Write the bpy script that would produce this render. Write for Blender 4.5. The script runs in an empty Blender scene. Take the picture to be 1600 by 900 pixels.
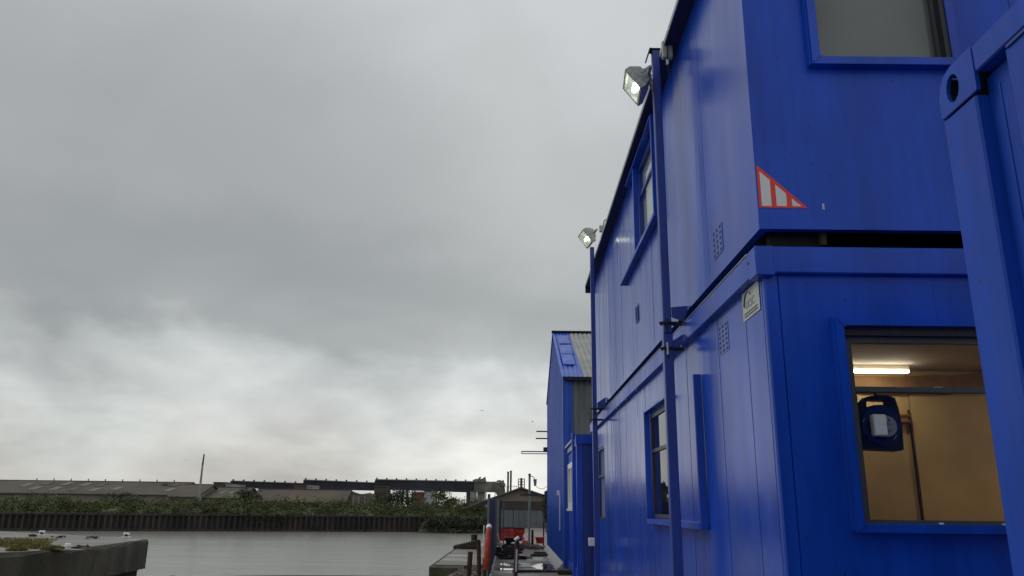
import bpy, bmesh, math, random
from mathutils import Vector, Matrix, noise
random.seed(7)
S = bpy.context.scene
COL = S.collection
# ------------------------------------------------------------------ camera
FPX = 1220.0
def _n(v): v = Vector(v); v.normalize(); return v
CZ = _n((55, 4350, -1220)); CY = Vector((3, -343, -1220)); CY = _n(CY - CY.dot(CZ)*CZ); CX = CY.cross(CZ)
RW = Matrix((CX, CY, CZ))                       # camera axes -> world axes
cam = bpy.data.cameras.new('camera'); cam.sensor_width = 36; cam.lens = FPX/1600*36
cam.clip_start = 0.05; cam.clip_end = 6000
camo = bpy.data.objects.new('camera', cam); camo.matrix_world = RW.to_4x4(); COL.objects.link(camo)
S.camera = camo
def ray(px, py): return RW @ Vector((px-800, 450-py, -FPX))
def at(px, py, Y): r = ray(px, py); return r*(Y/r.y)        # survey point: direction + distance
def onx(px, py, X): r = ray(px, py); return r*(X/r.x)
G = -1.45                                                   # quay level (camera is the origin)
WL = -5.0                                                   # water level
# ------------------------------------------------------------------ world
W = bpy.data.worlds.new('World'); S.world = W; W.use_nodes = True
nt = W.node_tree; N = nt.nodes; L = nt.links
for n in list(N): N.remove(n)
def wn(t, **k):
    n = N.new(t)
    for a, b in k.items(): setattr(n, a, b)
    return n
SUN_EL = math.radians(48); SUN_ROT = math.radians(-60)
sky = wn('ShaderNodeTexSky', sky_type='NISHITA', sun_disc=False, sun_elevation=SUN_EL, sun_rotation=SUN_ROT)
def wmath(op, a, b=None, c=None, clamp=False):
    n = wn('ShaderNodeMath', operation=op, use_clamp=clamp)
    for i, v in enumerate((a, b, c)):
        if v is None: continue
        if isinstance(v, (int, float)): n.inputs[i].default_value = v
        else: L.new(v, n.inputs[i])
    return n.outputs[0]
tc = wn('ShaderNodeTexCoord'); sep = wn('ShaderNodeSeparateXYZ'); L.new(tc.outputs['Generated'], sep.inputs[0])
x_, y_, z_ = sep.outputs
zz = wmath('MAXIMUM', z_, 0.0)
den = wmath('ADD', zz, 0.16)
com = wn('ShaderNodeCombineXYZ'); L.new(wmath('DIVIDE', x_, den), com.inputs[0]); L.new(wmath('DIVIDE', y_, den), com.inputs[1])
def wnoise(scale, detail, rough, dist=0.0, off=(0, 0, 0), src=None, sc=(1, 1, 1)):
    m = wn('ShaderNodeMapping'); m.inputs['Location'].default_value = off; m.inputs['Scale'].default_value = sc
    L.new(src or com.outputs[0], m.inputs[0])
    n = wn('ShaderNodeTexNoise'); n.inputs['Scale'].default_value = scale; n.inputs['Detail'].default_value = detail
    n.inputs['Roughness'].default_value = rough; n.inputs['Distortion'].default_value = dist
    L.new(m.outputs[0], n.inputs['Vector']); return n.outputs['Fac']
GEN = tc.outputs['Generated']
n1 = wnoise(0.55, 3, 0.5, 0.2, (3.1, 1.7, 0))
n2 = wnoise(3.3, 6, 0.50, 0.25, (0.3, 4.4, 2.0), GEN, (1, 1, 1.5))          # billows of the cloud base
n3 = wnoise(1.3, 3, 0.5, 0.2, (5, 1, 7), GEN, (1, 1, 1.6))                  # broad light and dark
n4 = wnoise(5.5, 4, 0.5, 0.2, (8.3, 2.2, 1.0), GEN, (1, 1, 2.4))            # broken bright patches low down
e = wmath('ADD', zz, wmath('MULTIPLY', wmath('SUBTRACT', n2, 0.43), 0.42))
e = wmath('ADD', e, wmath('MULTIPLY', x_, -0.02))
ramp = wn('ShaderNodeValToRGB'); L.new(e, ramp.inputs[0])
cr = ramp.color_ramp; cr.interpolation = 'EASE'
stops = [(0.0, (.62, .605, .575)), (0.07, (.62, .615, .59)), (0.135, (.66, .68, .66)), (0.185, (.54, .56, .55)), (0.235, (.40, .415, .41)), (0.32, (.365, .38, .375)), (0.44, (.43, .445, .44)), (0.66, (.50, .515, .52)), (1.0, (.54, .55, .56))]
cr.elements[0].position = stops[0][0]; cr.elements[0].color = (*stops[0][1], 1)
cr.elements[1].position = 1.0; cr.elements[1].color = (*stops[-1][1], 1)
for p, c in stops[1:-1]:
    q = cr.elements.new(p); q.color = (*c, 1)
# broad light and dark patches of the overcast, one darker cloud mass to the left
az = wn('ShaderNodeVectorMath', operation='DOT_PRODUCT'); L.new(tc.outputs['Generated'], az.inputs[0])
d0 = _n(ray(200, 430)); az.inputs[1].default_value = d0
blob = wn('ShaderNodeMapRange', interpolation_type='SMOOTHERSTEP'); L.new(az.outputs['Value'], blob.inputs[0])
blob.inputs[1].default_value = 0.86; blob.inputs[2].default_value = 1.0; blob.inputs[3].default_value = 0.0; blob.inputs[4].default_value = 1.0
mul = wmath('ADD', 1.0, wmath('MULTIPLY', wmath('SUBTRACT', n1, 0.5), 0.25))
mul = wmath('ADD', mul, wmath('MULTIPLY', wmath('SUBTRACT', n3, 0.5), 0.35))
low = wn('ShaderNodeMapRange'); L.new(zz, low.inputs[0]); low.inputs[1].default_value = .28; low.inputs[2].default_value = .10; low.inputs[3].default_value = 0.0; low.inputs[4].default_value = 1.0
mul = wmath('ADD', mul, wmath('MULTIPLY', low.outputs[0], wmath('MULTIPLY', wmath('SUBTRACT', n4, 0.5), 1.45)))
mul = wmath('MULTIPLY', mul, wmath('SUBTRACT', 1.12, wmath('MULTIPLY', blob.outputs[0], 0.28)))
K = 0.1
mixc = wn('ShaderNodeMix', data_type='RGBA'); mixc.inputs[0].default_value = 0.93
vm = wn('ShaderNodeVectorMath', operation='SCALE'); L.new(ramp.outputs[0], vm.inputs[0]); L.new(wmath('MULTIPLY', mul, 1/K), vm.inputs['Scale'])
L.new(sky.outputs[0], mixc.inputs[6]); L.new(vm.outputs[0], mixc.inputs[7])
bg = wn('ShaderNodeBackground'); bg.inputs[1].default_value = K; L.new(mixc.outputs[2], bg.inputs[0])
wo = wn('ShaderNodeOutputWorld'); L.new(bg.outputs[0], wo.inputs[0])
sun = bpy.data.lights.new('sun', 'SUN'); sun.energy = 0.5; sun.angle = math.radians(25); sun.color = (1, .97, .93)
suno = bpy.data.objects.new('sun', sun)
# sky sun_rotation is measured from +Y towards +X
sd = Vector((math.sin(SUN_ROT)*math.cos(SUN_EL), math.cos(SUN_ROT)*math.cos(SUN_EL), math.sin(SUN_EL)))
suno.rotation_euler = sd.to_track_quat('Z', 'Y').to_euler(); COL.objects.link(suno)
S.view_settings.view_transform = 'Standard'; S.view_settings.look = 'None'; S.view_settings.exposure = 0.13
S.render.engine = 'CYCLES'; S.render.resolution_x = 1024; S.render.resolution_y = 576
S.cycles.max_bounces = 8
# ------------------------------------------------------------------ materials
def mat(name, col=(.5, .5, .5), rough=.6, metal=0.0, var=0.0, vscale=3.0, bump=0.0, bscale=20.0, bstretch=(1, 1, 1), col2=None, emit=None, estr=0, coat=0.0, spec=0.5, vstretch=(1, 1, 1), dist=0.01, objvar=0.0, rvar=0.0, edge=(.35, .65), ior=None):
    m = bpy.data.materials.new(name); m.use_nodes = True; t = m.node_tree; b = t.nodes['Principled BSDF']
    b.inputs['Base Color'].default_value = (*col, 1); b.inputs['Roughness'].default_value = rough; b.inputs['Metallic'].default_value = metal
    b.inputs['Coat Weight'].default_value = coat; b.inputs['Coat Roughness'].default_value = .12; b.inputs['Specular IOR Level'].default_value = spec
    if ior: b.inputs['IOR'].default_value = ior
    if emit: b.inputs['Emission Color'].default_value = (*emit, 1); b.inputs['Emission Strength'].default_value = estr
    g = t.nodes.new('ShaderNodeNewGeometry') if (var or bump or col2) else None
    def nz(scale, stretch, detail=5):
        mp = t.nodes.new('ShaderNodeMapping'); mp.inputs['Scale'].default_value = stretch; t.links.new(g.outputs['Position'], mp.inputs[0])
        n = t.nodes.new('ShaderNodeTexNoise'); n.inputs['Scale'].default_value = scale; n.inputs['Detail'].default_value = detail; t.links.new(mp.outputs[0], n.inputs['Vector']); return n
    if var or col2:
        n = nz(vscale, vstretch); r = t.nodes.new('ShaderNodeValToRGB')
        c2 = col2 or tuple(c*(1-var) for c in col); c1 = col if col2 else tuple(min(1, c*(1+var)) for c in col)
        r.color_ramp.elements[0].position = edge[0]; r.color_ramp.elements[0].color = (*c2, 1)
        r.color_ramp.elements[1].position = edge[1]; r.color_ramp.elements[1].color = (*c1, 1)
        t.links.new(n.outputs['Fac'], r.inputs[0]); src = r.outputs[0]
        if objvar:
            oi = t.nodes.new('ShaderNodeObjectInfo'); mr = t.nodes.new('ShaderNodeMapRange'); mr.inputs[3].default_value = 1-objvar; mr.inputs[4].default_value = 1+objvar
            t.links.new(oi.outputs['Random'], mr.inputs[0]); v = t.nodes.new('ShaderNodeVectorMath'); v.operation = 'SCALE'
            t.links.new(src, v.inputs[0]); t.links.new(mr.outputs[0], v.inputs['Scale']); src = v.outputs[0]
        t.links.new(src, b.inputs['Base Color'])
        if rvar:
            mr = t.nodes.new('ShaderNodeMapRange'); mr.inputs[1].default_value = .35; mr.inputs[2].default_value = .65
            mr.inputs[3].default_value = max(.03, rough-rvar); mr.inputs[4].default_value = min(1, rough+rvar)
            t.links.new(n.outputs['Fac'], mr.inputs[0]); t.links.new(mr.outputs[0], b.inputs['Roughness'])
    if bump:
        n = nz(bscale, bstretch, 4); bp = t.nodes.new('ShaderNodeBump'); bp.inputs['Strength'].default_value = bump; bp.inputs['Distance'].default_value = dist
        t.links.new(n.outputs['Fac'], bp.inputs['Height']); t.links.new(bp.outputs[0], b.inputs['Normal'])
    return m
def paint(name, col, rough, wav=1.0, fine=.25, grime=.25, spec=.5, ior=1.6, rusty=False):
    """gloss enamel brushed on sheet steel: sheet buckles, brush marks, wear"""
    m = bpy.data.materials.new(name); m.use_nodes = True; t = m.node_tree; b = t.nodes['Principled BSDF']; k = t.links.new
    g = t.nodes.new('ShaderNodeNewGeometry')
    def nz(scale, stretch, detail=4, rg=.5):
        mp = t.nodes.new('ShaderNodeMapping'); mp.inputs['Scale'].default_value = stretch; k(g.outputs['Position'], mp.inputs[0])
        n = t.nodes.new('ShaderNodeTexNoise'); n.inputs['Scale'].default_value = scale; n.inputs['Detail'].default_value = detail; n.inputs['Roughness'].default_value = rg
        k(mp.outputs[0], n.inputs['Vector']); return n.outputs['Fac']
    b.inputs['Specular IOR Level'].default_value = spec; b.inputs['IOR'].default_value = ior
    a = nz(2.5, (1, 1, .35), 6, .6); r = t.nodes.new('ShaderNodeValToRGB')
    r.color_ramp.elements[0].position = .3; r.color_ramp.elements[0].color = (*[c*(1-grime) for c in col], 1)
    r.color_ramp.elements[1].position = .7; r.color_ramp.elements[1].color = (*[min(1, c*(1+grime*.6)) for c in col], 1)
    k(a, r.inputs[0])
    # sparse chips and spots of dirt
    sp = nz(38, (1, 1, .8), 2); st = t.nodes.new('ShaderNodeMapRange'); st.inputs[1].default_value = .715 if rusty else .735; st.inputs[2].default_value = .75; k(sp, st.inputs[0])
    mx = t.nodes.new('ShaderNodeMix'); mx.data_type = 'RGBA'; k(st.outputs[0], mx.inputs[0]); k(r.outputs[0], mx.inputs[6]); mx.inputs[7].default_value = (.09, .035, .018, 1) if rusty else (.012, .014, .03, 1)
    # run-off streaks
    sk = nz(13, (1, 1, .045), 4, .6); sr = t.nodes.new('ShaderNodeMapRange'); sr.inputs[1].default_value = .42; sr.inputs[2].default_value = .72; sr.inputs[3].default_value = 1.03; sr.inputs[4].default_value = .86; k(sk, sr.inputs[0])
    vs = t.nodes.new('ShaderNodeVectorMath'); vs.operation = 'SCALE'; k(mx.outputs[2], vs.inputs[0]); k(sr.outputs[0], vs.inputs['Scale']); k(vs.outputs[0], b.inputs['Base Color'])
    rr = nz(3.2, (1, 1, .25), 5); mr = t.nodes.new('ShaderNodeMapRange'); mr.inputs[1].default_value = .3; mr.inputs[2].default_value = .7
    mr.inputs[3].default_value = rough*.8; mr.inputs[4].default_value = rough*1.25; k(rr, mr.inputs[0]); k(mr.outputs[0], b.inputs['Roughness'])
    w1 = nz(2.2, (1, 1, .16), 2); w2 = nz(9, (1, 1, .06), 2); w3 = nz(150, (1, 1, .5), 3)
    b1 = t.nodes.new('ShaderNodeBump'); b1.inputs['Strength'].default_value = min(1, .9*wav); b1.inputs['Distance'].default_value = .012; k(w1, b1.inputs['Height'])
    b2 = t.nodes.new('ShaderNodeBump'); b2.inputs['Strength'].default_value = min(1, .5*wav); b2.inputs['Distance'].default_value = .0016; k(w2, b2.inputs['Height']); k(b1.outputs[0], b2.inputs['Normal'])
    b3 = t.nodes.new('ShaderNodeBump'); b3.inputs['Strength'].default_value = fine; b3.inputs['Distance'].default_value = .0008; k(w3, b3.inputs['Height']); k(b2.outputs[0], b3.inputs['Normal'])
    k(b3.outputs[0], b.inputs['Normal']); return m
BLUE = (.005, .068, .53)
M = {}
M['blue'] = paint('blue_gloss_paint', BLUE, .21, .8, ior=1.54)
M['blue_front'] = paint('blue_gloss_paint_end_wall', BLUE, .32, .7, ior=1.40)
M['blue_trim'] = paint('blue_trim_paint', BLUE, .30, .3, .5, .3, ior=1.45, rusty=True)
M['blue_pole'] = paint('blue_pole_paint', (.004, .038, .30), .34, .15, .4)
M['blue_box'] = paint('blue_container_paint', (.006, .068, .50), .46, .5, .7, .22, ior=1.38, rusty=True)
M['blue_shed'] = paint('blue_cladding_paint', (.014, .09, .52), .38, .4, .4, .3)
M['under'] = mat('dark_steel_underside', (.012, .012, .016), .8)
M['roofing'] = mat('dark_eave_steel', (.008, .018, .09), .6)
M['rubber'] = mat('black_rubber', (.012, .012, .014), .5)
M['alu'] = mat('grey_powder_coated_aluminium', (.07, .082, .085), .35, var=.1, vscale=30)
M['alu_dark'] = mat('dark_window_head', (.022, .022, .032), .4, var=.25, vscale=40)
M['white'] = mat('white_plastic', (.75, .76, .78), .4, var=.05)
M['upvc'] = mat('white_window_frame', (.78, .79, .78), .35)
M['galv'] = mat('galvanised_steel', (.33, .34, .35), .4, metal=.6, var=.2, vscale=20)
M['greycast'] = mat('grey_cast_aluminium', (.40, .41, .37), .5, metal=.1, var=.2, vscale=40)
M['jbox'] = mat('grey_plastic_box', (.45, .47, .46), .5)
M['ochre'] = mat('ochre_board', (.52, .35, .155), .6, var=.14, vscale=1.6, bump=.2, bscale=60)
M['brown'] = mat('brown_edge_board', (.26, .13, .04), .6, var=.2, vscale=6)
M['ceil'] = mat('cream_ceiling_board', (.66, .58, .47), .7, var=.06, vscale=3)
M['floor'] = mat('grey_vinyl_floor', (.12, .11, .10), .5)
M['tube'] = mat('lit_fluorescent_diffuser', (.9, .9, .8), .5, emit=(1, .93, .76), estr=15)
M['tube2'] = mat('dim_fluorescent_diffuser', (.9, .9, .8), .5, emit=(1, .93, .80), estr=21)
M['led'] = mat('lit_flood_lamp', (.9, .9, .9), .3, emit=(.93, 1, .88), estr=16)
M['reflector'] = mat('lit_flood_reflector', (.22, .24, .22), .35, emit=(.85, .95, .82), estr=.30, metal=.3, bump=.6, bscale=40)
M['copper'] = mat('copper_pipe_clip', (.40, .18, .06), .35, metal=.6)
M['reelblack'] = mat('black_moulded_plastic', (.012, .013, .02), .4)
M['reelblue'] = mat('blue_moulded_plastic', (.012, .025, .14), .35)
M['reelgrey'] = mat('grey_socket_face', (.30, .34, .38), .4, var=.2, vscale=60)
M['red'] = mat('red_vinyl', (.72, .035, .02), .35)
M['bar_white'] = mat('white_reflective_vinyl', (.62, .65, .68), .35, var=.04)
M['sticker'] = mat('weathered_white_sticker', (.50, .53, .50), .5, var=.12, vscale=25)
M['ink'] = mat('grey_sticker_ink', (.17, .19, .20), .5)
M['inkdark'] = mat('black_sticker_ink', (.02, .022, .025), .5)
M['blind'] = mat('grey_roller_blind', (.22, .225, .222), .85, var=.12, vscale=1.5)
M['corr'] = mat('grey_green_corrugated_cladding', (.165, .178, .17), .5, var=.3, vscale=2.5, vstretch=(1, 1, .3))
M['translucent'] = mat('grey_translucent_roof_sheet', (.27, .285, .27), .6, var=.15, vscale=2)
M['concrete'] = mat('wet_quay_concrete', (.26, .22, .19), .5, col2=(.12, .10, .085), vscale=.9, bump=.6, bscale=7, rvar=.30, dist=.03)
M['concrete_dark'] = mat('weathered_dark_concrete', (.075, .068, .05), .9, col2=(.028, .026, .02), vscale=1.1, bump=.8, bscale=6, dist=.05, vstretch=(1, 1, .6))
M['conc_top'] = mat('pale_wet_concrete_top', (.17, .155, .13), .45, col2=(.075, .07, .058), vscale=.7, bump=.3, bscale=6, rvar=.2, dist=.02, vstretch=(.5, 1.5, 1))
M['pebble'] = mat('broken_concrete_rubble', (.30, .24, .22), .8, col2=(.05, .04, .035), vscale=9, bump=1, bscale=9, dist=.05)
M['timber'] = mat('weathered_green_timber', (.085, .085, .05), .85, col2=(.035, .038, .02), vscale=4, bump=.8, bscale=10, dist=.02)
M['timberdark'] = mat('dark_wet_timber', (.035, .035, .024), .7, var=.4, vscale=6, bump=.6, bscale=14)
M['rust'] = mat('rusty_steel', (.085, .03, .02), .75, col2=(.03, .014, .012), vscale=9, bump=.6, bscale=30)
M['rustred'] = mat('red_oxide_rail', (.16, .06, .045), .6, col2=(.07, .03, .025), vscale=5, bump=.4, bscale=30)
M['slate'] = mat('slate_grey_sheet', (.035, .045, .052), .7, var=.2, vscale=3)
M['postgrey'] = mat('grey_fence_post', (.15, .18, .20), .45, var=.15, vscale=6)
M['orange'] = mat('orange_lifebuoy_plastic', (.62, .085, .03), .5, col2=(.35, .04, .02), vscale=9)
M['redplastic'] = mat('red_barrier_plastic', (.45, .02, .015), .5, var=.4, vscale=6)
M['redtub'] = mat('bright_red_tub_plastic', (.55, .035, .03), .45, var=.2, vscale=8)
M['grass'] = mat('rough_grass', (.24, .19, .05), .9, col2=(.06, .08, .02), vscale=2.5, objvar=.0)
M['leaf'] = mat('scrub_leaves', (.10, .12, .036), .8, col2=(.04, .055, .02), vscale=.35)
M['leafA'] = mat('dark_tree_leaves', (.045, .060, .024), .8, col2=(.020, .030, .014), vscale=.4)
M['leafB'] = mat('yellow_green_leaves', (.12, .14, .035), .8, col2=(.06, .075, .02), vscale=.5)
M['bark'] = mat('bark', (.06, .05, .04), .9)
M['pile'] = mat('rusted_sheet_piling', (.058, .044, .042), .9, col2=(.022, .020, .021), vscale=.5, vstretch=(1, 1, .25), bump=.3, bscale=3)
M['bank'] = mat('scrubby_ground', (.06, .06, .03), .95, col2=(.035, .035, .02), vscale=.1)
M['mud'] = mat('river_mud', (.034, .034, .02), .9, col2=(.018, .02, .012), vscale=.5)
M['asb'] = mat('mossy_sheet_roof', (.095, .085, .062), .9, col2=(.055, .05, .028), vscale=.12, vstretch=(.5, 1, 2))
M['asb2'] = mat('brown_sheet_roof', (.12, .095, .07), .9, col2=(.07, .062, .045), vscale=.15)
M['palewall'] = mat('pale_render_wall', (.25, .22, .19), .85, col2=(.14, .12, .10), vscale=.2)
M['patch'] = mat('pale_rooflight', (.16, .15, .12), .8)
M['gantry'] = mat('dark_conveyor_cladding', (.030, .034, .044), .7, col2=(.015, .017, .024), vscale=.35, vstretch=(1, 1, .3))
M['gantryB'] = mat('navy_conveyor_side', (.020, .026, .05), .6, var=.3, vscale=.3)
M['plant'] = mat('cement_dust_cladding', (.26, .25, .215), .9, col2=(.13, .125, .11), vscale=.4)
M['palegrey'] = mat('pale_grey_cladding', (.36, .37, .38), .7, var=.12, vscale=.6)
M['shedgrey'] = mat('brown_grey_gable_boards', (.16, .145, .125), .8, var=.15, vscale=1.2)
M['shedroof'] = mat('brown_grey_roof_sheet', (.13, .115, .10), .8, var=.15, vscale=1)
M['shedbrown'] = mat('dark_brown_band', (.045, .035, .033), .7, var=.2)
M['doorgrey'] = mat('blue_grey_door', (.10, .125, .14), .55, var=.12, vscale=1)
M['brick'] = mat('red_cladding', (.20, .06, .045), .8, var=.2)
M['mast'] = mat('mast_grey', (.28, .28, .27), .6)
M['mastdark'] = mat('mast_dark', (.03, .03, .035), .6)
M['cable'] = mat('black_cable', (.012, .012, .012), .6)
M['gull'] = mat('gull_grey', (.10, .10, .10), .7)
# water
def water_mat():
    m = bpy.data.materials.new('river_water'); m.use_nodes = True; t = m.node_tree; b = t.nodes['Principled BSDF']; k = t.links.new
    b.inputs['Base Color'].default_value = (.19, .19, .16, 1); b.inputs['Roughness'].default_value = .23; b.inputs['IOR'].default_value = 1.33
    g = t.nodes.new('ShaderNodeNewGeometry'); prev = None
    for sc, st, ds, s in ((1.1, (.45, 1, 1), .07, .45), (.09, (.25, 1, 1), .6, .5), (4, (.6, 1, 1), .02, .6)):
        mp = t.nodes.new('ShaderNodeMapping'); mp.inputs['Scale'].default_value = st; mp.inputs['Rotation'].default_value = (0, 0, -.3); k(g.outputs['Position'], mp.inputs[0])
        n = t.nodes.new('ShaderNodeTexNoise'); n.inputs['Scale'].default_value = sc; n.inputs['Detail'].default_value = 4; k(mp.outputs[0], n.inputs['Vector'])
        bp = t.nodes.new('ShaderNodeBump'); bp.inputs['Strength'].default_value = s; bp.inputs['Distance'].default_value = ds; k(n.outputs['Fac'], bp.inputs['Height'])
        if prev: k(prev, bp.inputs['Normal'])
        prev = bp.outputs[0]
    k(prev, b.inputs['Normal']); return m
M['water'] = water_mat()
def glass_mat(name, tint=(.92, .94, .93), strength=1.0):
    m = bpy.data.materials.new(name); m.use_nodes = True; t = m.node_tree; k = t.links.new
    for n in list(t.nodes): t.nodes.remove(n)
    o = t.nodes.new('ShaderNodeOutputMaterial'); mix = t.nodes.new('ShaderNodeMixShader'); tr = t.nodes.new('ShaderNodeBsdfTransparent'); gl = t.nodes.new('ShaderNodeBsdfGlossy')
    tr.inputs[0].default_value = (*tint, 1); gl.inputs['Roughness'].default_value = .01
    fr = t.nodes.new('ShaderNodeFresnel'); fr.inputs['IOR'].default_value = 1.5
    ml = t.nodes.new('ShaderNodeMath'); ml.operation = 'MULTIPLY'; ml.use_clamp = True; ml.inputs[1].default_value = 1.3*strength
    k(fr.outputs[0], ml.inputs[0])
    gg = t.nodes.new('ShaderNodeNewGeometry'); fb = t.nodes.new('ShaderNodeMath'); fb.operation = 'SUBTRACT'; fb.inputs[0].default_value = 1.0; k(gg.outputs['Backfacing'], fb.inputs[1])
    m2 = t.nodes.new('ShaderNodeMath'); m2.operation = 'MULTIPLY'; k(ml.outputs[0], m2.inputs[0]); k(fb.outputs[0], m2.inputs[1]); k(m2.outputs[0], mix.inputs[0]); k(tr.outputs[0], mix.inputs[1]); k(gl.outputs[0], mix.inputs[2]); k(mix.outputs[0], o.inputs[0]); return m
M['glass'] = glass_mat('window_glass')
# ------------------------------------------------------------------ helpers
def link(o, parent=None):
    COL.objects.link(o)
    if parent: o.parent = parent
    return o
def tag(o, label=None, cat=None, group=None, kind=None):
    if label: o['label'] = label
    if cat: o['category'] = cat
    if group: o['group'] = group
    if kind: o['kind'] = kind
    return o
def thing(name, label, cat, loc=(0, 0, 0), group=None):
    return tag(link_at(name, loc), label, cat, group)
def link_at(name, loc):
    o = bpy.data.objects.new(name, None); o.empty_display_size = .1; o.location = loc; COL.objects.link(o); return o
class MB:
    """collects shapes in WORLD coordinates; build() stores them relative to the parent"""
    def __init__(s): s.bm = bmesh.new()
    def face(s, vs): return s.bm.faces.new([s.bm.verts.new(v) for v in vs])
    def hexa(s, p):                               # p: 8 points, bottom 4 ccw then top 4
        v = [s.bm.verts.new(q) for q in p]
        for f in ((3, 2, 1, 0), (4, 5, 6, 7), (0, 1, 5, 4), (1, 2, 6, 5), (2, 3, 7, 6), (3, 0, 4, 7)): s.bm.faces.new([v[i] for i in f])
        return s
    def box(s, x0, x1, y0, y1, z0, z1):
        return s.hexa([(x0, y0, z0), (x1, y0, z0), (x1, y1, z0), (x0, y1, z0), (x0, y0, z1), (x1, y0, z1), (x1, y1, z1), (x0, y1, z1)])
    def prism(s, pts, d):                         # pts: planar polygon, d: extrusion vector
        d = Vector(d); a = [s.bm.verts.new(p) for p in pts]; b = [s.bm.verts.new(Vector(p)+d) for p in pts]
        s.bm.faces.new(a); s.bm.faces.new(b[::-1]); n = len(pts)
        for i in range(n): s.bm.faces.new((a[i], b[i], b[(i+1) % n], a[(i+1) % n]))
        return s
    def tube(s, path, r, n=8, cap=True, r1=None):
        path = [Vector(p) for p in path]; rings = []; m = len(path)
        for i, p in enumerate(path):
            d = (path[min(i+1, m-1)]-path[max(i-1, 0)]).normalized()
            u = d.cross(Vector((0, 0, 1))); u = u if u.length > .1 else d.cross(Vector((0, 1, 0))); u.normalize(); w = d.cross(u)
            rr = r if r1 is None else r+(r1-r)*i/(m-1)
            rings.append([s.bm.verts.new(p+u*math.cos(2*math.pi*j/n)*rr+w*math.sin(2*math.pi*j/n)*rr) for j in range(n)])
        for a, b in zip(rings, rings[1:]):
            for j in range(n): s.bm.faces.new((a[j], a[(j+1) % n], b[(j+1) % n], b[j]))
        if cap: s.bm.faces.new(rings[0][::-1]); s.bm.faces.new(rings[-1])
        return s
    def bar(s, a, b, w, h=None):
        """square bar between two points"""
        h = h or w; a = Vector(a); b = Vector(b); d = (b-a).normalized(); u = d.cross(Vector((0, 0, 1))); u = u if u.length > .05 else Vector((1, 0, 0)); u.normalize(); v = u.cross(d)
        o = [(-u*w-v*h)/2, (u*w-v*h)/2, (u*w+v*h)/2, (-u*w+v*h)/2]
        return s.hexa([a+q for q in o]+[b+q for q in o])
    def bevel(s, w, seg=1):
        bmesh.ops.recalc_face_normals(s.bm, faces=s.bm.faces)
        bmesh.ops.bevel(s.bm, geom=[e for e in s.bm.edges], offset=w, segments=seg, affect='EDGES', profile=.5, clamp_overlap=True); return s
    def build(s, name, m, parent=None, smooth=False, label=None, kind=None):
        bmesh.ops.recalc_face_normals(s.bm, faces=s.bm.faces)
        org = Vector((0, 0, 0)); q = parent
        while q is not None: org += q.location; q = q.parent
        me = bpy.data.meshes.new(name)
        if parent is None:                        # put the origin at the foot of the object
            vs = [v.co for v in s.bm.verts]; org = Vector((sum(v.x for v in vs)/len(vs), sum(v.y for v in vs)/len(vs), min(v.z for v in vs)))
        for v in s.bm.verts: v.co -= org
        if smooth:
            for f in s.bm.faces: f.smooth = True
        s.bm.to_mesh(me); s.bm.free(); me.materials.append(M[m] if isinstance(m, str) else m)
        o = bpy.data.objects.new(name, me)
        if parent is None: o.location = org
        link(o, parent)
        if label: o['label'] = label
        if kind: o['kind'] = kind
        return o
def bx(name, m, parent, *a, bev=0.0, **k):
    b = MB().box(*a)
    if bev: b.bevel(bev)
    return b.build(name, m, parent, **k)

# ================================================================== SETTING
# water sheet
b = MB(); b.face([(-3000, -300, WL), (3000, -300, WL), (3000, 3000, WL), (-3000, 3000, WL)]); b.build('water', 'water', kind='structure')
# near quay slab, with a real edge over the water
b = MB()
edge = [(-1.55, -12), (-1.42, 17.9), (-1.18, 20.45), (-2.0, 20.6), (-2.02, 29.8), (-1.9, 34), (-.78, 34.6), (-.85, 56), (-1.4, 58), (-1.4, 90), (80, 90), (80, -12)]
b.prism([(x, y, G) for x, y in edge], (0, 0, -4.2)); b.build('quay', 'concrete', kind='structure')
# far bank land, behind the sheet pile wall
BA = Vector((-14.6, 165, 0)); BD = Vector((-74.4, -24, 0)).normalized()
def bank(s, off=0.0, z=0.0): p = BA+BD*s; nrm = Vector((BD.y, -BD.x, 0)); nrm = nrm if nrm.y > 0 else -nrm; return Vector((p.x, p.y, 0))+nrm*off+Vector((0, 0, z))
BZ = -2.25
b = MB(); n0 = bank(900, .35, BZ); n1_ = bank(-2, .35, BZ)
pts = [n0, n1_, Vector((-6, 168, BZ)), Vector((40, 172, BZ)), Vector((2900, 400, BZ)), Vector((2900, 2900, BZ)), Vector((-2900, 2900, BZ)), Vector((-2900, -100, BZ))]
b.prism([tuple(p) for p in pts], (0, 0, -4)); b.build('far_bank', 'bank', kind='structure')
# muddy slope where the piling ends
b = MB(); rowa = []; 
px = [(-18, 163.2), (-13, 164), (-8, 165), (-2, 166.5), (6, 168), (20, 170), (60, 172)]
grid = []
for i, (x, y) in enumerate(px):
    grid.append([b.bm.verts.new((x+random.uniform(-.4, .4), y+o+random.uniform(-.6, .6), z+random.uniform(-.12, .12))) for o, z in ((-9.0, WL-.3), (-6, WL+.35), (-3.5, WL+.9), (-1, WL+1.7), (1.5, BZ), (5, BZ+.15))])
for i in range(len(grid)-1):
    for j in range(5): b.bm.faces.new((grid[i][j], grid[i+1][j], grid[i+1][j+1], grid[i][j+1]))
b.build('mud_slope', 'mud', kind='structure', smooth=True)

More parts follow.
